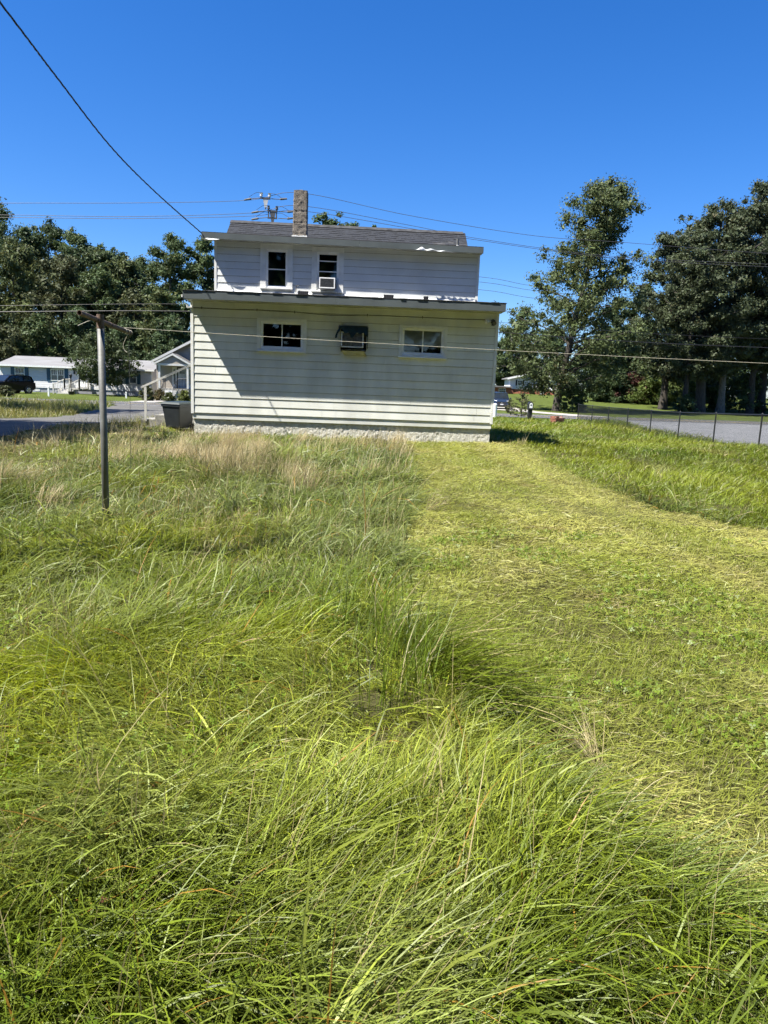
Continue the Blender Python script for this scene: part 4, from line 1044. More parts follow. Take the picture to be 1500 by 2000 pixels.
# ------------------------------------------------------------------ cars
def car(name, label, loc, rz, paint, H=1.66):
    t = tag(empty(name, loc, rz), label, 'car')
    W = .90       # half width; car points along +x
    prof = [(-2.12, .42), (-2.18, .62), (-2.12, .95), (-1.95, 1.06), (1.02, 1.06), (1.75, .98), (2.10, .82), (2.16, .55), (2.10, .32), (1.72, .26), (-1.75, .26)]
    b = bmesh.new(); secs = []
    for y, k, dz in ((-W, .965, .0), (-W + .07, 1.0, .0), (W - .07, 1.0, .0), (W, .965, .0)):
        secs.append([b.verts.new((x * k, y * (1.0 if abs(x) < 1.6 else .93), .26 + (z_ - .26) * (1 if abs(y) < W - .01 else .97))) for x, z_ in prof])
    for i in range(3):
        for j in range(len(prof)): b.faces.new((secs[i][j], secs[i][(j + 1) % len(prof)], secs[i + 1][(j + 1) % len(prof)], secs[i + 1][j]))
    b.faces.new(secs[0]); b.faces.new(list(reversed(secs[3]))); bmesh.ops.recalc_face_normals(b, faces=b.faces)
    me = bpy.data.meshes.new('body'); b.to_mesh(me); b.free(); me.materials.append(M[paint]); o = bpy.data.objects.new('body', me); COL.objects.link(o); o.parent = t
    cab0 = [(-2.0, 1.061), (1.05, 1.061), (.30, H - .04), (-.2, H), (-1.35, H), (-1.80, H - .10)]
    m_ = MB(); m_.v = [(x, -W * .94 if z_ < 1.1 else -W * .76, z_) for x, z_ in cab0] + [(x, W * .94 if z_ < 1.1 else W * .76, z_) for x, z_ in cab0]
    k = len(cab0); m_.f = [tuple(range(k)), tuple(reversed(range(k, 2 * k)))] + [(i, k + i, k + (i + 1) % k, (i + 1) % k) for i in range(k)]
    m_.build('cabin', paint, t, bevel=.03)
    def P(x, z_, side, out=.012):
        f_ = (z_ - 1.06) / (H - 1.06); y = W * (.94 - .18 * f_) + out; return (x, side * y, z_)
    for sd in (-1, 1):
        for q in (((-1.72, 1.12), (-.95, 1.12), (-.95, H - .10), (-1.60, H - .13)), ((-.88, 1.12), (-.08, 1.12), (-.15, H - .09), (-.88, H - .09)), ((-.01, 1.12), (.82, 1.12), (.26, H - .11), (-.08, H - .09))):
            MB().quad(*[P(x, z_, sd) for x, z_ in q]).build('side_window', 'car_glass', t)
        for wx in (-1.32, 1.32):
            MB().tube([(wx, sd * (W - .16), .33), (wx, sd * (W + .012), .33)], .40, 20).build('wheel_arch', 'black_plastic', t)
            wh = MB().tube([(wx, sd * (W - .20), .33), (wx, sd * (W - .18), .33), (wx, sd * (W + .01), .33), (wx, sd * (W + .025), .33)], [.31, .335, .335, .30], 24).build('wheel', 'tyre', t)
            MB().tube([(wx, sd * (W + .026), .33), (wx, sd * (W + .034), .33)], [.225, .20], 20).build('rim', 'rim', wh)
            for s5 in range(5):
                a = s5 * 1.2566; MB().tube([(wx + .05 * math.cos(a), sd * (W + .038), .33 + .05 * math.sin(a)), (wx + .2 * math.cos(a + .3), sd * (W + .038), .33 + .2 * math.sin(a + .3))], .022, 4).build('hub_slot', 'tyre', wh)
        MB().hexa([(.62, sd * (W + .02), 1.06), (.80, sd * (W + .02), 1.06), (.78, sd * (W + .19), 1.06), (.66, sd * (W + .19), 1.06), (.62, sd * (W + .02), 1.20), (.78, sd * (W + .02), 1.18), (.76, sd * (W + .19), 1.17), (.66, sd * (W + .19), 1.19)]).build('mirror', paint, t)
        MB().hexa([(1.98, sd * .50, .78), (2.10, sd * .50, .78), (1.96, sd * .84, .80), (1.80, sd * .84, .80), (1.95, sd * .50, .90), (2.06, sd * .50, .89), (1.90, sd * .84, .93), (1.76, sd * .84, .93)]).build('headlight', 'lamp_glass', t)
        MB().box(-2.16, -2.02, sd * .62 - .13, sd * .62 + .13, .80, 1.0).build('tail_light', 'brick', t)
        MB().box(.05, .20, sd * (W + .002) - .006, sd * (W + .002) + .006, .93, .96).build('door_handle', 'black_plastic', t)
    f_ = lambda x: (1.05 - x) / .75
    MB().quad((1.0, -.78, 1.09), (1.0, .78, 1.09), (.345, .66, H - .065), (.345, -.66, H - .065)).build('windscreen', 'car_glass', t).location = (.018, 0, .018)
    MB().quad((-1.99, -.74, 1.12), (-1.99, .74, 1.12), (-1.83, .64, H - .13), (-1.83, -.64, H - .13)).build('rear_window', 'car_glass', t).location = (-.012, 0, .006)
    MB().box(2.10, 2.155, -.48, .48, .58, .76).build('grille', 'black_plastic', t); MB().box(2.06, 2.17, -.80, .80, .34, .46).build('bumper', 'black_plastic', t)
    MB().box(2.17, 2.18, -.16, .16, .47, .57).build('licence_plate', 'plate', t); MB().box(2.155, 2.165, -.05, .05, .66, .71).build('badge', 'rim', t)
    return t
car('parked_car', 'black compact sport utility car parked at the left before the pale mobile home', (-34.6, 68.0, tz(-34.6, 68)), R(-90 - 28), 'car_black')
q = put(976, 78); car('parked_car', 'dark blue sport utility car seen head-on beside the right corner of the house', (q[0], 78, q[2]), R(-93), 'car_navy', 1.74)

# ------------------------------------------------------------------ trees
def tube_np(pts, rad, n=6):
    pts = np.array(pts, float); k = len(pts); t = np.gradient(pts, axis=0); t /= np.linalg.norm(t, axis=1)[:, None] + 1e-9
    ref = np.where(np.abs(t[:, 2:3]) > .9, [[1., 0, 0]], [[0., 0, 1]]); u = np.cross(t, ref); u /= np.linalg.norm(u, axis=1)[:, None] + 1e-9; w_ = np.cross(t, u)
    a = np.linspace(0, 2 * np.pi, n, endpoint=False)
    V = pts[:, None, :] + (u[:, None, :] * np.cos(a)[None, :, None] + w_[:, None, :] * np.sin(a)[None, :, None]) * np.array(rad)[:, None, None]
    F = [(i * n + j, i * n + (j + 1) % n, (i + 1) * n + (j + 1) % n, (i + 1) * n + j) for i in range(k - 1) for j in range(n)]
    return V.reshape(-1, 3), np.array(F)
PROF = {
    'oak': lambda t: np.sin(np.pi * (.12 + .82 * t)) ** .75,
    'gum': lambda t: np.interp(t, [0, .08, .25, .40, .48, .56, .64, .70, .78, .84, .90, 1.0], [.40, .80, 1.0, .84, .58, .74, .66, .34, .26, .42, .34, .14]),
    'round': lambda t: np.sin(np.pi * (.18 + .72 * t)) ** .8,
    'bush': lambda t: np.clip(1.02 - t ** 2.2, 0, 1) ** .6,
    'tall': lambda t: np.sin(np.pi * (.1 + .84 * t)) ** .9,
}
def tree(name, label, x, y, h, cw, seed, lo=.25, prof='oak', n=6500, leaf=.34, col=(.045, .065, .02), group=None, bark='bark', trunk_r=None, nl=26, clump=.115, lean=(0, 0), z=None, dens=1.0, cat='tree'):
    rg = np.random.default_rng(seed); z0 = tz(x, y) if z is None else z
    t = tag(empty(name, (x, y, z0)), label, cat, group)
    tr = trunk_r or max(.08, h * .013); TV, TF, off = [], [], 0
    def add(p, r_, k=6):
        nonlocal off
        V, F = tube_np(p, r_, k); TV.append(V); TF.append(F + off); off += len(V)
    zs = np.linspace(-.3, h * .93, 12); bend = np.cumsum(rg.normal(0, h * .004, (12, 2)), 0)
    tp_ = np.stack([bend[:, 0] + lean[0] * zs / h, bend[:, 1] + lean[1] * zs / h, zs], 1)
    tp_[0, :2] = tp_[1, :2]
    rr = tr * (1 - zs / h * .92).clip(.06, 1); rr[0] *= 1.45; add(tp_, rr, 8)
    pf = PROF[prof]; C = []
    for i in range(nl):
        f_ = (i + rg.uniform(0, .8)) / nl; zz = h * (lo + (1 - lo) * f_ * .94)
        R_ = cw / 2 * float(pf(np.array(min(f_, .97)))) * rg.uniform(.72, 1.12); az = i * 2.39996 + rg.normal(0, .35)
        c = np.array([np.interp(zz, zs, tp_[:, 0]), np.interp(zz, zs, tp_[:, 1])]); drop = rg.uniform(.10, .45)
        zs0 = max(zz - R_ * drop - .02 * h, h * lo * .6); d = np.array([math.cos(az), math.sin(az)])
        k = np.linspace(0, 1, 5); side = rg.normal(0, .09, 5).cumsum() * R_ * .3
        path = np.stack([c[0] + d[0] * R_ * k - d[1] * side * k, c[1] + d[1] * R_ * k + d[0] * side * k, zs0 + (zz - zs0) * k ** .8 + R_ * .05 * np.sin(k * 3)], 1)
        add(path, tr * .36 * (1 - .85 * k) * (1 - .6 * f_), 5)
        for s_ in np.linspace(.38, 1.0, 4):
            p = np.array([np.interp(s_, k, path[:, q_]) for q_ in range(3)]); C.append((p + rg.normal(0, cw * .022, 3), cw * clump * rg.uniform(.55, 1.15) * (1.12 - .35 * s_)))
            if rg.random() < .75:
                a2 = az + rg.choice([-1, 1]) * rg.uniform(.5, 1.1); e_ = p + np.array([math.cos(a2), math.sin(a2), rg.uniform(-.1, .7)]) * R_ * rg.uniform(.22, .5)
                add(np.stack([p, (p + e_) / 2 + rg.normal(0, .05, 3), e_]), tr * .12 * np.array([1, .6, .25]), 4); C.append((e_, cw * clump * rg.uniform(.45, .95)))
    C.append((np.array([tp_[-1, 0], tp_[-1, 1], h * .96]), cw * clump * .6)); C.append((np.array([tp_[-1, 0], tp_[-1, 1], h * .90]), cw * clump * .8))
    cen = np.array([c for c, _ in C]); rad = np.array([r_ for _, r_ in C])
    pick = rg.choice(len(C), int(n * dens), p=rad ** 2.2 / (rad ** 2.2).sum())
    d = rg.normal(0, 1, (len(pick), 3)); d /= np.linalg.norm(d, axis=1)[:, None]
    pos = cen[pick] + d * rad[pick][:, None] * (rg.random(len(pick)) ** .42)[:, None] * np.array([1, 1, .72])
    nrm = d * .9 + rg.normal(0, .65, d.shape) + np.array([0, 0, .45]); nrm /= np.linalg.norm(nrm, axis=1)[:, None]
    u = np.cross(nrm, rg.normal(0, 1, d.shape)); u /= np.linalg.norm(u, axis=1)[:, None]; v = np.cross(nrm, u)
    sz = leaf * rg.uniform(.55, 1.25, len(pick))[:, None]; fold = nrm * sz * .12
    ncore = len(pick) // 6                                   # larger inner leaves close the heart of each clump
    pos[:ncore] = cen[pick[:ncore]] + d[:ncore] * (rad[pick[:ncore]] * .5 * rg.random(ncore))[:, None]; sz[:ncore] *= 2.4
    V = np.stack([pos - u * sz * .55, pos + u * sz * .45 + v * sz * .36 + fold, pos + u * sz * .45 - v * sz * .36 - fold], 1).reshape(-1, 3)
    F = np.arange(len(V)).reshape(-1, 3)
    cl_b = rg.uniform(0, 1, len(C)); lv = np.zeros((len(pick), 3)); lv[:, 0] = np.clip(.5 * rg.random(len(pick)) + .5 * cl_b[pick], 0, 1); lv[:, 1] = np.clip(.55 * rg.random(len(pick)) + .5 * rg.uniform(0, 1, len(C))[pick], 0, 1)
    co = np_mesh('crown', V, F, ('lv', np.repeat(lv, 3, 0)), 'leaf', t); co.color = (*col, 1)
    np_mesh('trunk', np.concatenate(TV), np.concatenate(TF), None, bark, t, smooth=True)
    return t
def tree_px(name, label, px, top, D, wpx, seed, **k):
    x = at(px, 750, D).x; zt = at(px, top, D).z; z0 = tz(x, D); return tree(name, label, x, D, zt - z0, wpx * D / FPX, seed, **k)
DG, MG, OG, YG, BG = (.050, .078, .031), (.062, .092, .033), (.074, .094, .033), (.10, .12, .03), (.068, .080, .034)
WG = 'woodland trees behind the mobile home'
def wood(px, top, D, w_, sd, label, col, **k): tree_px('woodland_tree', label, px, top, D, w_ * 1.18, sd, group=WG, col=col, **{**dict(lo=.10, n=16500, leaf=.31, nl=28, clump=.18), **k})
wood(62, 436, 108, 110, 151, 'dark woodland tree in the dip between the two tallest at the left', DG)
wood(178, 462, 108, 100, 152, 'dark woodland tree behind the stepping skyline at the left', DG)
wood(282, 497, 108, 105, 153, 'distant woodland tree seen through the sky gap', MG)
wood(228, 480, 110, 90, 154, 'distant dark tree left of the sky gap', DG)
wood(15, 384, 112, 125, 11, 'tallest dark woodland tree at the far left edge of the picture', DG)
wood(-75, 410, 112, 130, 12, 'woodland tree just outside the left edge', DG, n=3000)
wood(98, 420, 113, 95, 13, 'second tallest dark woodland tree, right of the far left one', DG)
wood(150, 436, 110, 80, 14, 'dark woodland tree third along the skyline from the left', MG)
wood(205, 468, 106, 75, 15, 'woodland tree where the left skyline steps down towards the gap', MG)
wood(250, 492, 104, 70, 16, 'lowest skyline woodland tree at the left side of the sky gap', OG)
wood(40, 462, 100, 110, 17, 'olive woodland tree in the front row at the far left', OG)
wood(120, 488, 99, 110, 18, 'olive brown woodland tree in the front row above the transformer pole', BG)
wood(190, 515, 98, 90, 19, 'woodland tree behind the top of the clothesline post', MG)
wood(268, 560, 96, 70, 20, 'short woodland tree filling the foot of the sky gap', BG, n=10000)
wood(335, 446, 92, 100, 21, 'leafy tree right of the sky gap, left of the upper eave', MG, n=20000, leaf=.27)
wood(395, 452, 94, 80, 22, 'leafy tree half hidden behind the left end of the upper storey', MG, n=17000, leaf=.27)
wood(310, 560, 89, 70, 23, 'lower tree with yellowish leaves above the beige house', OG, n=9000, leaf=.28)
wood(18, 635, 86, 80, 24, 'brownish round shrubby tree above the left end of the mobile home roof', BG, lo=.05, prof='bush', n=9000, leaf=.26)
wood(75, 610, 88, 75, 25, 'mid green shrubby tree directly behind the transformer pole', MG, lo=.05, prof='bush', n=9000, leaf=.26)
wood(165, 600, 89, 90, 26, 'dark shrubby tree behind the mobile home roof at the clothesline post', DG, lo=.05, prof='bush', n=9000, leaf=.26)
wood(250, 620, 88, 80, 27, 'dark shrubby tree between the mobile home and the beige house', DG, lo=.05, prof='bush', n=9000, leaf=.26)
wood(330, 610, 86, 80, 28, 'dark shrubby tree behind the beige house roof', DG, lo=.05, prof='bush', n=9000, leaf=.26)
wood(-60, 560, 92, 110, 29, 'woodland tree low outside the left edge', DG, n=2500)
wood(440, 560, 96, 110, 30, 'woodland tree hidden behind the left part of the house', DG, n=3000)
tree_px('yard_tree', 'small round dark green tree in front of the mobile home', 200, 654, 72, 116, 31, lo=.24, prof='round', n=15000, leaf=.15, col=(.05, .072, .026), nl=34, clump=.13, trunk_r=.09)
tree_px('roadside_tree', 'tree whose top shows just above the ridge right of the chimney', 655, 404, 86, 140, 32, lo=.2, n=14000, leaf=.25, col=MG, prof='oak', clump=.10)
tree_px('roadside_tree', 'tree whose top shows on both sides of the chimney', 588, 412, 88, 70, 33, lo=.2, n=8000, leaf=.25, col=MG, clump=.11)
tree_px('roadside_tree', 'tree showing low behind the right end of the ridge', 715, 428, 88, 60, 34, lo=.2, n=6000, leaf=.25, col=MG, clump=.11)
# right side
tree_px('sweetgum_tree', 'tall ragged tree with a narrow top standing alone beyond the road right of the house', 1088, 330, 78, 285, 41, lo=.10, prof='gum', n=48000, leaf=.215, col=(.070, .092, .034), nl=62, clump=.102, trunk_r=.40, lean=(4.4, 0))
OGP = 'oak trees at the right'
def oak(px, top, D, w_, sd, label, **k): tree_px('oak_tree', label, px, top, D, w_, sd, group=OGP, **{**dict(lo=.20, n=30000, leaf=.235, col=(.056, .072, .036), nl=44, clump=.14, trunk_r=.48), **k})
oak(1300, 440, 90, 150, 51, 'oak with the leftmost crown of the right-hand group, limbs reaching towards the lone tall tree')
oak(1342, 430, 84, 130, 52, 'oak with slim dark trunk, left of the thick dark trunk', trunk_r=.34, n=18000)
oak(1368, 378, 85, 160, 53, 'oak with the thickest dark trunk behind the fence', trunk_r=.62)
oak(1413, 372, 86, 150, 54, 'oak with a pale grey trunk flaring at its base', bark='bark_pale', trunk_r=.44)
oak(1468, 335, 88, 150, 55, 'oak near the right edge with trunk beside the far fence', trunk_r=.40)
oak(1495, 278, 90, 150, 58, 'tall oak rising at the right edge behind the one by the far fence')
oak(1540, 245, 86, 200, 56, 'tallest oak cut by the right edge of the picture')
oak(1640, 340, 90, 200, 57, 'oak just outside the right edge', n=5000)
BGP = 'background trees beyond the lawn'
def back(px, top, D, w_, sd, label, col=DG, **k): tree_px('background_tree', label, px, top, D, w_, sd, group=BGP, col=col, **{**dict(lo=.06, n=16000, leaf=.29, nl=30, clump=.18, prof='tall'), **k})
back(1012, 596, 130, 75, 61, 'mid green tree against the sky directly right of the lower eave', MG, n=6500, leaf=.36)
back(985, 650, 132, 60, 62, 'tree peeping out right behind the house corner', DG)
back(1065, 640, 134, 90, 63, 'dark tree above the roof of the white ranch house', DG)
back(1195, 575, 110, 80, 64, 'dark background tree right behind the lone tall tree', DG)
back(1238, 548, 112, 70, 65, 'background tree with a pointed top in the gap left of the oaks', DG)
back(1282, 570, 110, 80, 66, 'lighter background tree below the leftmost oak crown', OG)
back(1170, 650, 104, 80, 67, 'low dark background tree behind the lone tall tree trunk', DG)
back(1225, 640, 104, 85, 68, 'low dark background tree left of the bright bushes', DG)
back(1330, 600, 112, 110, 69, 'background tree filling between the oak trunks', DG)
back(1400, 590, 114, 110, 70, 'background tree behind the pale oak trunk', DG)
back(1470, 590, 114, 110, 71, 'background tree low near the right edge', DG)
back(1545, 590, 112, 120, 72, 'background tree low outside the right edge', DG, n=3000)
back(1130, 690, 132, 90, 73, 'low tree between the ranch house and the lone tall tree', DG, n=4000)
back(820, 620, 108, 130, 74, 'background tree hidden behind the right part of the house', DG, n=3000)
back(640, 600, 106, 150, 75, 'background tree hidden behind the middle of the house', DG, n=3000)
def shrub(px, base_py, top, D, w_, sd, label, col, n=2600, leaf=.22, **k): tree_px('shrub', label, px, top, D, w_, sd, group='shrubs around the yards', col=col, n=int(n * 1.7), leaf=leaf * .78, cat='shrub', **{**dict(lo=.05, prof='bush', nl=22, clump=.16, trunk_r=.05), **k})
shrub(1283, 0, 738, 100, 95, 81, 'bright sunlit bush at the back of the far lawn', (.085, .12, .028), n=4200, leaf=.28)
shrub(1330, 0, 722, 98, 80, 82, 'yellow-green bush left of the slim oak trunk', (.075, .105, .03), n=4200, leaf=.28)
shrub(1240, 0, 728, 102, 60, 83, 'dark reddish shrub behind the far lawn', (.075, .035, .028), n=3000, leaf=.26)
shrub(1200, 0, 735, 102, 70, 84, 'dark green shrub behind the trunk of the lone tall tree', DG, n=3000, leaf=.26)
shrub(1385, 0, 742, 92, 60, 85, 'dark shrub between the thick oak trunk and the pale one', DG, n=3400, leaf=.24)
shrub(1450, 0, 728, 90, 90, 86, 'leafy shrub at the far fence right of the pale oak trunk', MG, n=4000, leaf=.24)
shrub(1122, 0, 745, 77, 50, 87, 'dark bush round the foot of the lone tall tree', DG, n=2600, leaf=.2)
shrub(1342, 0, 770, 83, 40, 88, 'small bush at the foot of the slim oak trunk', DG, n=1600, leaf=.2)
shrub(1022, 0, 766, 56, 38, 89, 'thin leggy shrub left of the black mailbox', (.085, .095, .04), n=750, leaf=.10, clump=.11)
shrub(997, 0, 778, 66, 16, 90, 'small weedy shrub beside the dark blue car', (.08, .085, .035), n=350, leaf=.10)
shrub(286, 0, 752, 60, 26, 91, 'loose bush across the road left of the hand rail', (.07, .08, .03), n=900, leaf=.13)
shrub(312, 0, 760, 62, 24, 92, 'reddish green bush before the beige house steps', (.09, .075, .03), n=900, leaf=.13)
shrub(330, 0, 766, 60, 22, 93, 'small bush right in front of the beige porch steps', (.07, .085, .03), n=700, leaf=.13)
shrub(360, 0, 762, 64, 22, 94, 'yellow-green bush at the right of the beige porch', (.10, .12, .03), n=800, leaf=.13)
shrub(8, 0, 753, 58, 30, 95, 'bushy shrub before the black car at the far left', (.06, .07, .03), n=900, leaf=.13)
tree('shade_tree', 'tree outside the left edge shading the driveway', -16.7, 14.4, 15, 8.6, 96, lo=.48, n=6500, leaf=.42, col=MG, nl=24, clump=.13)
tree('shade_tree', 'tree outside the left edge shading the grass island', -23.4, 31.3, 17, 9.0, 97, lo=.45, n=3200, leaf=.42, col=MG, nl=24, clump=.13)

BL = ['first', 'second', 'third', 'fourth', 'fifth', 'sixth', 'seventh', 'eighth', 'ninth', 'tenth']
for k in range(10):
    tree('yard_edge_tree', '%s tree from the left in the row behind the viewer' % BL[k], -46 + k * 10.2 + (k % 3), -11.0 - (k % 2) * 4, 25 + (k * 7 % 4), 15, 200 + k, lo=.05, prof='tall', n=3800, leaf=1.0, col=MG, nl=26, clump=.19, group='trees behind the viewer')
# ------------------------------------------------------------------ grass
TAU = 2 * np.pi
def blade_mesh(rg, x, y, z, L, th0, kap, az, W, seg, col, wob=.3):
    """curved tapering blades, one per entry; th0 = lean at the root, kap = bend along the blade, az = lean direction"""
    n = len(x); p = np.stack([x, y, z], 1); g0 = z.copy(); P = [p]; dA = rg.normal(0, wob, n)
    for s_ in range(seg):
        th = np.clip(th0 + kap * (s_ + .5) / seg, -.2, 2.5); aa = az + dA * (s_ / seg)
        p = p + np.stack([np.cos(aa) * np.sin(th), np.sin(aa) * np.sin(th), np.cos(th)], 1) * (L / seg)[:, None]
        p[:, 2] = np.maximum(p[:, 2], g0 + .004); P.append(p)
    tw = rg.uniform(-1.0, 1.0, n); sd = np.stack([-np.sin(az) * np.cos(tw), np.cos(az) * np.cos(tw), np.sin(tw)], 1)
    V, F = [], []; i = np.arange(n)
    for k in range(seg):
        t = k / seg; wk = min(1, .72 + 1.3 * t) * (1 - t ** 2.4) ** .8; h_ = sd * (W * wk / 2)[:, None]; V += [P[k] - h_, P[k] + h_]
    V.append(P[seg])
    for k in range(seg - 1):
        a = 2 * k * n + i; F += [np.stack([a, a + n, a + 3 * n], 1), np.stack([a, a + 3 * n, a + 2 * n], 1)]
    a = 2 * (seg - 1) * n + i; F.append(np.stack([a, a + n, a + 2 * n], 1))
    return np.concatenate(V), np.concatenate(F), np.tile(col, (2 * seg + 1, 1))
def grass_obj(name, label, parts, kind='stuff'):
    V, F, C, o = [], [], [], 0
    for v, f_, c in parts: V.append(v); F.append(f_ + o); C.append(c); o += len(v)
    ob = np_mesh(name, np.concatenate(V), np.concatenate(F), ('gcol', np.concatenate(C)), 'grass')
    return tag(ob, label, 'grass', kind=kind)
def sample(D0, D1, dens, rg, spread=.58, pad=.55):
    """points between depths D0 and D1 over the width of the yard that the lens covers, with a margin"""
    area = (D1 ** 2 - D0 ** 2) * spread + 2 * pad * (D1 - D0); n = int(area * dens)
    y = np.sqrt(rg.random(n) * (D1 ** 2 - D0 ** 2) + D0 ** 2); x = (rg.random(n) * 2 - 1) * (spread * y + pad)
    n2 = int(2 * 1.7 * (D1 - D0) * dens * .30)                # thinner cover further out to both sides
    y2 = rg.uniform(D0, D1, n2); x2 = np.where(rg.random(n2) < .5, -1, 1) * (spread * y2 + pad + 1.7 * rg.random(n2))
    return np.concatenate([x, x2]), np.concatenate([y, y2])
def gz(x, y):
    near = (y < 30) & (np.abs(x) < 16); return terr(x, y) + near * .05 * (noise(x * 1.1, y * 1.1, 3) - .5)
def lay(x, y): return -.25 - (fbm(x * .55, y * .55, 31) - .5) * 9.0
def mixc(c, d, t): return c * (1 - t[:, None]) + np.asarray(d) * t[:, None]
G_YEL, G_MID, G_BLU, G_TAN, G_DRY = np.array([.182, .222, .012]), np.array([.094, .132, .012]), np.array([.082, .114, .026]), np.array([.23, .195, .090]), np.array([.37, .31, .165])
rg = np.random.default_rng(21)
def expand(rg, x, y, per, rad):
    """tuft centres -> blade roots"""
    k = np.repeat(np.arange(len(x)), per); n = len(k); a = rg.random(n) * TAU; r_ = rad * np.sqrt(rg.random(n))
    return k, x[k] + r_ * np.cos(a), y[k] + r_ * np.sin(a)
def leaflets(rg, x, y, z, s_, col):
    n = len(x); nr = np.stack([rg.normal(0, .9, n), rg.normal(0, .9, n), np.ones(n)], 1); nr /= np.linalg.norm(nr, axis=1)[:, None]
    u = np.cross(nr, [1., 0, 0]); u /= np.linalg.norm(u, axis=1)[:, None]; v = np.cross(nr, u); c = np.stack([x, y, z], 1); V, F, C = [], [], []; o = 0; a = rg.random(n) * TAU
    for k in range(3):
        b = a + k * TAU / 3; d = u * np.cos(b)[:, None] + v * np.sin(b)[:, None]; e_ = np.cross(nr, d); S = s_[:, None]
        V += [c, c + d * S * .7 + e_ * S * .5, c + d * S * 1.25, c + d * S * .7 - e_ * S * .5]; i = np.arange(n) + o
        F += [np.stack([i, i + n, i + 2 * n], 1), np.stack([i, i + 2 * n, i + 3 * n], 1)]; o += 4 * n; C += [col] * 4
    return np.concatenate(V), np.concatenate(F), np.concatenate(C)
def tall_zone():
    parts = []
    for D0, D1, dn, per, seg in ((1.0, 2.6, 235, 28, 4), (2.6, 4.5, 175, 26, 4), (4.5, 8, 118, 24, 3), (8, 12, 82, 23, 3), (12, 20.5, 42, 18, 2)):
        x, y = sample(D0, D1, dn, rg)
        bx = np.interp(y, [2, 5, 9, 12.4, 16, 19], [5, 5, 4.4, 3.4, 3.4, 3.5])
        k = free_mask(x, y) & ~mown_mask(x, y) & ((x < bx) | (y < 2.6)); x, y = x[k], y[k]; m = len(x)
        hf = fbm(x * 1.35, y * 1.35, 41); tf = fbm(x * .8 + 9, y * .5, 51); cf = fbm(x * .6, y * .6, 61); lf = fbm(x * .7, y * .7, 33)
        lay_t = lay(x, y) + rg.normal(0, .35, m); lodge = np.clip(lf * 2.4 - .72, .06, .92)
        hgt = (.40 + 1.04 * sstep(.32, .66, hf)) * rg.uniform(.75, 1.25, m) * np.interp(y, [1.5, 3, 6, 10], [.80, .82, .92, 1.0])
        hgt *= 1 - .75 * np.exp(-(((x + 1.80) / .22) ** 2 + ((y - 3.15) / .55) ** 2))
        hgt *= 1 - .45 * sstep(14.5, 18.2, y); hgt *= 1 - .25 * sstep(-5.5, -7, x) * sstep(9, 13, y)
        # the patch right at the mown edge stands thick and upright
        edge = np.exp(-((x - .08) / .40) ** 2) * sstep(4.5, 6, y) * (1 - sstep(14, 17, y)); hgt *= 1 + .25 * edge; lodge *= 1 - .7 * edge
        c = mixc(np.tile(G_MID, (m, 1)), G_YEL, np.clip(cf * 2.6 - .85, 0, 1)); c = mixc(c, G_BLU, sstep(4.0, 7, y) * .85 * np.clip(1.7 - cf * 1.6, 0, 1))
        tanp = np.clip((tf - .50) * 3.2, 0, 1) * sstep(4.5, 8, y) * .55 + .62 * sstep(12.0, 16.5, y) * np.clip((tf - .44) * 5, 0, 1)
        c = mixc(c, (.27, .30, .105), np.clip(fbm(x * 1.1, y * 1.1, 66) * 3 - 1.35, 0, .8) * (.35 + .65 * np.exp(-((x + 1.3) / .7) ** 2 - ((y - 2.3) / .9) ** 2)))
        c = mixc(c, G_TAN, tanp * .75); c *= 1.02 * rg.uniform(.72, 1.28, m)[:, None]
        K, bx_, by_ = expand(rg, x, y, per, .05 + .008 * D1); n = len(K); h = hgt[K]; u = rg.random(n)
        isl = rg.random(n) < lodge[K]; arc = u < .09; dry = (rg.random(n) < .025 + .5 * tanp[K]); fine = ~isl & ~arc
        L = np.where(isl, rg.uniform(.18, .42, n), np.where(arc, rg.uniform(.24, .42, n), rg.uniform(.06, .22, n))) * h
        th0 = np.where(isl, rg.uniform(.35, 1.1, n), np.where(arc, rg.uniform(.1, .7, n), rg.uniform(.0, .6, n)))
        kap = np.where(isl, rg.uniform(.4, 1.6, n), np.where(arc, rg.uniform(1.2, 2.6, n), rg.uniform(.2, 2.0, n)))
        az = np.where(isl, lay_t[K] + rg.normal(0, .75, n), rg.random(n) * TAU)
        dstem = dry & (rg.random(n) < .7); L = np.where(dstem, rg.uniform(.25, .50, n) * h, L); th0 = np.where(dstem, rg.uniform(0, .5, n), th0); kap = np.where(dstem, rg.uniform(.05, .7, n), kap)
        W = np.where(arc, .0046, np.where(isl, .0042, .0036)) * np.exp(rg.normal(0, .38, n)).clip(.45, 2.6) * np.maximum(1, by_ / 4.2) ** .9; W = np.where(dstem, W * .62, W)
        cb = c[K] * rg.uniform(.6, 1.42, n)[:, None]; cb = mixc(cb, G_DRY, dry * rg.uniform(.55, 1, n)); cb = np.where(arc[:, None] & ~dry[:, None], cb * np.array([1.25, 1.2, .9]), cb)
        org = rg.random(n) < .012; cb = np.where(org[:, None], np.array([.30, .17, .03]), cb)
        parts.append(blade_mesh(rg, bx_, by_, gz(bx_, by_) - .004, L, th0, kap, az, W, seg, cb))
    # long single blades standing over the rest
    x, y = sample(1.6, 9, 9, rg); k = free_mask(x, y) & ~mown_mask(x, y) & (x < 3.2); x, y = x[k], y[k]
    K, bx_, by_ = expand(rg, x, y, 3, .04); n = len(K)
    parts.append(blade_mesh(rg, bx_, by_, gz(bx_, by_), rg.uniform(.28, .55, n), rg.uniform(.0, .5, n), rg.uniform(.5, 1.9, n), rg.random(n) * TAU, .0066 * rg.uniform(.6, 1.3, n), 5, np.array([.105, .145, .016]) * rg.uniform(.7, 1.5, n)[:, None]))
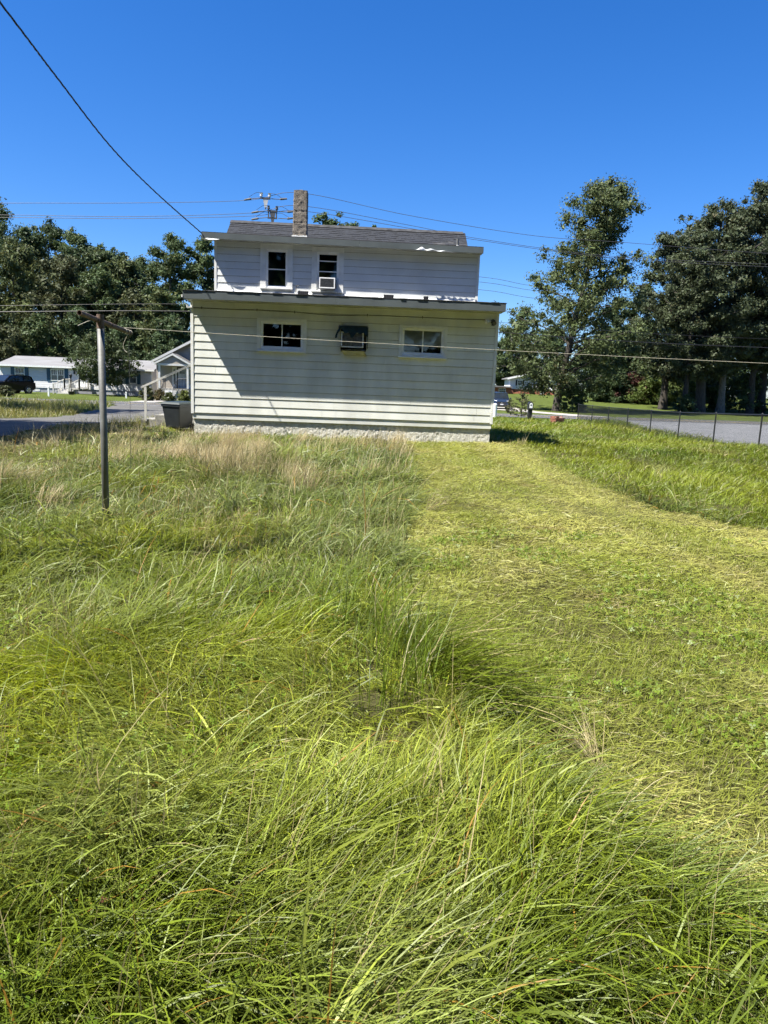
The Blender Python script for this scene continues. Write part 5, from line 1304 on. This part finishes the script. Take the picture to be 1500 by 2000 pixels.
    # low broad-leaved weeds between the grass
    x, y = sample(1.4, 7, 24, rg); k = free_mask(x, y) & ~mown_mask(x, y) & (fbm(x * .8, y * .8, 55) > .5); x, y = x[k], y[k]; K, bx_, by_ = expand(rg, x, y, 16, .12); n = len(K)
    parts.append(leaflets(rg, bx_, by_, gz(bx_, by_) + rg.uniform(.04, .17, n), rg.uniform(.006, .014, n), np.array([.12, .19, .016]) * rg.uniform(.6, 1.4, n)[:, None]))
    x, y = sample(1.5, 5, 10, rg); k = ~mown_mask(x, y); x, y = x[k], y[k]; n = len(x)     # withered flower heads
    parts.append(leaflets(rg, x, y, gz(x, y) + rg.uniform(.12, .24, n), rg.uniform(.004, .008, n), np.array([.20, .10, .05]) * rg.uniform(.6, 1.4, n)[:, None]))
    # straw tufts
    for (tx, ty, nn, ll, a0) in ((-1.35, 10.6, 190, .55, .2), (-1.1, 10.2, 120, .5, -.6), (-2.6, 14.8, 220, .5, .4), (-3.4, 15.6, 260, .55, 0), (-1.2, 16.8, 200, .42, .3), (.25, 17.6, 220, .5, .6), (-.6, 17.2, 160, .42, 0), (-4.6, 12.4, 200, .45, .3), (.52, 9.4, 60, .3, -.3), (-4.0, 8.6, 200, .35, .9), (-2.0, 17.4, 200, .4, .3), (-3.9, 16.9, 200, .4, .3), *[(rg.uniform(-4.4, -2.2), rg.uniform(12.2, 16.8), 170, .46, rg.uniform(-.4, .8)) for _ in range(14)]):
        n = nn; a = rg.random(n) * TAU; r_ = rg.normal(0, .22, n); bx_ = tx + r_ * np.cos(a); by_ = ty + r_ * np.sin(a) * 1.3
        k = ~mown_mask(bx_, by_) & free_mask(bx_, by_); bx_, by_ = bx_[k], by_[k]; n = len(bx_)
        parts.append(blade_mesh(rg, bx_, by_, gz(bx_, by_), rg.uniform(.5, 1.1, n) * ll, rg.uniform(.05, .6, n), rg.uniform(.1, .7, n), a0 + rg.normal(0, .8, n), .0058 * rg.uniform(.6, 1.2, n), 3, G_DRY * rg.uniform(.65, 1.3, n)[:, None]))
    grass_obj('tall_grass', 'tall uncut green and straw-coloured grass covering the left and front of the yard', parts)
tall_zone()
def mown_zone():
    parts = []
    for D0, D1, dn, seg in ((1.7, 4.5, 5600, 2), (4.5, 9, 3100, 2), (9, 20, 1900, 1)):
        x, y = sample(D0, D1, dn, rg); k = mown_mask(x, y) & free_mask(x, y); x, y = x[k], y[k]; n = len(x)
        pit = fbm(x * 3.3, y * 2.6, 72); k = rg.random(n) > sstep(.60, .74, pit) * .6; x, y = x[k], y[k]; n = len(x)
        gr = fbm(x * 1.3, y * .9, 71); heap = fbm(x * 2.6, y * 2.2, 77); row = fbm(x * 5, y * 5, 79)
        stub = rg.random(n) < np.clip(.30 + (gr - .5) * 1.6, .12, .75)
        wsc = np.maximum(1, y / 4.0) ** .9
        L = np.where(stub, rg.uniform(.025, .085, n), rg.uniform(.04, .13, n)) * np.maximum(1, y / 9) ** .5
        th0 = np.where(stub, rg.uniform(0, .8, n), rg.uniform(1.15, 1.62, n)); kap = np.where(stub, rg.uniform(.1, 1.0, n), rg.uniform(-.2, .4, n))
        az = np.where(rg.random(n) < .5, rg.random(n) * TAU, .4 + 3.5 * (fbm(x * .8, y * .8, 83) - .5) + rg.normal(0, .7, n))
        lift = np.where(stub, 0, rg.random(n) * (.012 + .16 * np.clip(heap - .42, 0, 1)))
        track = np.exp(-((x - np.interp(y, [8.7, 9.9, 12.4, 16, 19], [4.1, 3.4, 2.85, 2.75, 2.9])) / .36) ** 2) + .8 * np.exp(-((x - np.interp(y, [4, 9.9, 12.4, 16, 19], [3.6, 2.4, 2.1, 2.2, 2.5])) / .18) ** 2)
        t = np.clip(fbm(x * .9, y * .6, 81) * 2.2 - .75 + .75 * track, 0, 1)
        c = mixc(np.tile([.200, .226, .036], (n, 1)), (.310, .306, .084), t); c = mixc(c, (.145, .185, .018), np.where(stub, .6, .15) * np.clip(gr * 2 - .5, 0, 1)); c = mixc(c, (.21, .155, .060), np.clip(fbm(x * 1.7, y * 1.7, 87) * 3 - 2.0, 0, .5))
        xl = np.interp(y, [2, 4, 6.5, 9, 19], [1, .2, .17, .3, .47]); xr = np.interp(y, [4, 8, 10, 12.4, 19], [7, 5, 3.8, 3.45, 3.3]); sw = (x - xl) / (xr - xl)
        band = .5 + .5 * np.sin(sw * TAU * 2.6 + 1.2 + .6 * noise(x, y * .4, 89)); c = c * (.92 + .20 * band)[:, None]
        c *= rg.uniform(.6, 1.4, n)[:, None]; c = mixc(c, G_DRY, (rg.random(n) < .05) * .8)
        parts.append(blade_mesh(rg, x, y, gz(x, y) + lift, L, th0, kap, az, .0042 * rg.uniform(.6, 1.4, n) * wsc, seg, c))
    x, y = sample(2.2, 8, 60, rg); k = mown_mask(x, y) & (fbm(x * .9, y * .9, 88) > .52); x, y = x[k], y[k]; K, bx_, by_ = expand(rg, x, y, 14, .11); n = len(K)
    parts.append(leaflets(rg, bx_, by_, gz(bx_, by_) + rg.uniform(.02, .07, n), rg.uniform(.008, .017, n), np.array([.13, .19, .020]) * rg.uniform(.7, 1.3, n)[:, None]))
    x, y = sample(5, 9, 5, rg); 
    grass_obj('mown_grass', 'freshly mown yellow-green strip of lawn with dried clippings on the right half of the yard', parts)
mown_zone()
def side_zone():
    parts = []
    for D0, D1, dn, per, seg in ((5.5, 10, 80, 24, 3), (10, 16, 46, 20, 2), (16, 26, 22, 17, 2), (26, 48, 6.5, 16, 2)):
        x, y = sample(D0, D1, dn, rg); bx = np.interp(y, [2, 5, 9, 12.4, 16, 19, 21], [5, 5, 4.4, 3.4, 3.4, 3.5, -9]); lx, ly = to_local(x, y)
        k = free_mask(x, y) & ~mown_mask(x, y) & (x > bx) & ((y < 20.5) | (lx > 7.7)) & (x < 13.4 + .06 * (y - 25)); x, y = x[k], y[k]; m = len(x)
        hf = fbm(x * .8, y * .6, 95); hgt = (.38 + .62 * hf) * (1 + .7 * sstep(24, 36, y)) * (1 + .35 * sstep(9, 12, x)) * (.55 + .45 * sstep(0, 1.6, x - bx[k])); lay_t = -.6 + 5 * (fbm(x * .6, y * .45, 91) - .5)
        c = mixc(np.tile([.085, .132, .012], (m, 1)), (.160, .195, .014), np.clip(fbm(x * .5, y * .33, 97) * 2.6 - .8, 0, 1)); c = mixc(c, (.16, .145, .05), np.clip(fbm(x * .7, y * .5, 98) * 3 - 1.8, 0, .6)); c *= rg.uniform(.75, 1.25, m)[:, None]
        K, bx_, by_ = expand(rg, x, y, per, .09 + .007 * D1); n = len(K); isl = rg.random(n) < .45; dry = rg.random(n) < .04
        L = np.where(isl, rg.uniform(.18, .42, n), rg.uniform(.08, .30, n)) * hgt[K]
        cb = c[K] * rg.uniform(.6, 1.4, n)[:, None]; cb = mixc(cb, G_DRY, dry * .8)
        parts.append(blade_mesh(rg, bx_, by_, gz(bx_, by_) - .004, L, np.where(isl, rg.uniform(.4, 1.1, n), rg.uniform(0, .6, n)), rg.uniform(.3, 1.2, n), np.where(isl, lay_t[K] + rg.normal(0, .6, n), rg.random(n) * TAU), .0040 * rg.uniform(.6, 1.4, n) * np.maximum(1, by_ / 4.2) ** .9, seg, cb))
    grass_obj('side_grass', 'ankle-high bright green grass between the mown strip and the chain-link fence', parts)
side_zone()
def far_zone():
    parts = []
    for D0, D1, dn, per in ((13, 30, 5, 16), (30, 54, 3.0, 16)):
        x, y = sample(D0, D1, dn, rg, .62, 3); k = free_mask(x, y) & (x < -4.5) & ((y > 20.3) | (x < -11.5)); x, y = x[k], y[k]; m = len(x)
        c = mixc(np.tile([.085, .115, .016], (m, 1)), (.17, .165, .035), np.clip(fbm(x * .3, y * .2, 99) * 2.6 - .8, 0, 1)) * rg.uniform(.75, 1.25, m)[:, None]
        K, bx_, by_ = expand(rg, x, y, per, .30); n = len(K); dry = rg.random(n) < .10; cb = mixc(c[K] * rg.uniform(.6, 1.4, n)[:, None], G_DRY, dry * .8)
        parts.append(blade_mesh(rg, bx_, by_, gz(bx_, by_), rg.uniform(.15, .45, n) * (1 + .3 * (by_ > 30)), rg.uniform(0, .7, n), rg.uniform(.2, 1, n), rg.random(n) * TAU, .014 * rg.uniform(.6, 1.4, n) * by_ / 25, 2, cb))
    grass_obj('verge_grass', 'rough grass island between the driveway and the road at the left', parts)
far_zone()
# coarse clump that flops over the mown edge
def hero():
    r2 = np.random.default_rng(5); parts = []
    def fan(cx, cy, n, L, th0, kap, az, w_, rad=.14, dry=.04, seg=5, col=(.085, .128, .010)):
        a = r2.random(n) * TAU; r_ = rad * np.sqrt(r2.random(n)); x = cx + r_ * np.cos(a); y = cy + r_ * np.sin(a)
        c = np.array(col) * r2.uniform(.55, 1.4, n)[:, None]; c = mixc(c, G_DRY, (r2.random(n) < dry) * .85)
        parts.append(blade_mesh(r2, x, y, gz(x, y), r2.uniform(*L, n), r2.uniform(*th0, n), r2.uniform(*kap, n), az[0] + r2.normal(0, az[1], n), w_ * r2.uniform(.6, 1.3, n), seg, c))
    for cx, cy in ((-.02, 4.5), (.10, 4.3), (.2, 4.05), (-.12, 4.7), (.22, 3.8), (.2, 3.5), (-.1, 4.1), (-.3, 4.5), (.08, 3.8), (.05, 3.4)):
        fan(cx, cy, 40, (.30, .64), (.0, .45), (.2, 1.2), (.1, 1.3), .0054)
    for cx, cy in ((.10, 4.5), (.20, 4.3), (.28, 4.1), (.32, 3.9), (.38, 3.7), (.46, 3.55)):
        fan(cx, cy, 80, (.50, .95), (.72, 1.2), (.2, .55), (-.92, .2), .0054, .10, .10, col=(.135, .18, .014))
    for cx, cy in ((.36, 3.35), (.46, 3.05), (.54, 2.8), (.64, 2.5), (.74, 2.28), (.86, 2.1), (1.0, 2.0), (1.2, 1.93), (1.45, 1.87), (1.7, 1.82), (.7, 2.6), (.95, 2.25)):
        fan(cx, cy, 110, (.22, .46), (.6, 1.2), (.2, .7), (-.35, .5), .0042, .13, .06, col=(.13, .175, .03))
    fan(.95, 2.92, 46, (.20, .36), (.7, 1.2), (.1, .4), (1.9, .3), .003, .04, 1.0); fan(.55, 9.2, 40, (.2, .4), (.3, .9), (.1, .4), (-.3, .5), .006, .06, 1.0)
    V, F, C, o = [], [], [], 0
    for v, f_, c in parts: V.append(v); F.append(f_ + o); C.append(c); o += len(v)
    ob = np_mesh('grass_clump', np.concatenate(V), np.concatenate(F), ('gcol', np.concatenate(C)), 'grass')
    tag(ob, 'tall coarse clump of dark grass flopping right over the mown edge', 'grass clump', kind='stuff')
hero()
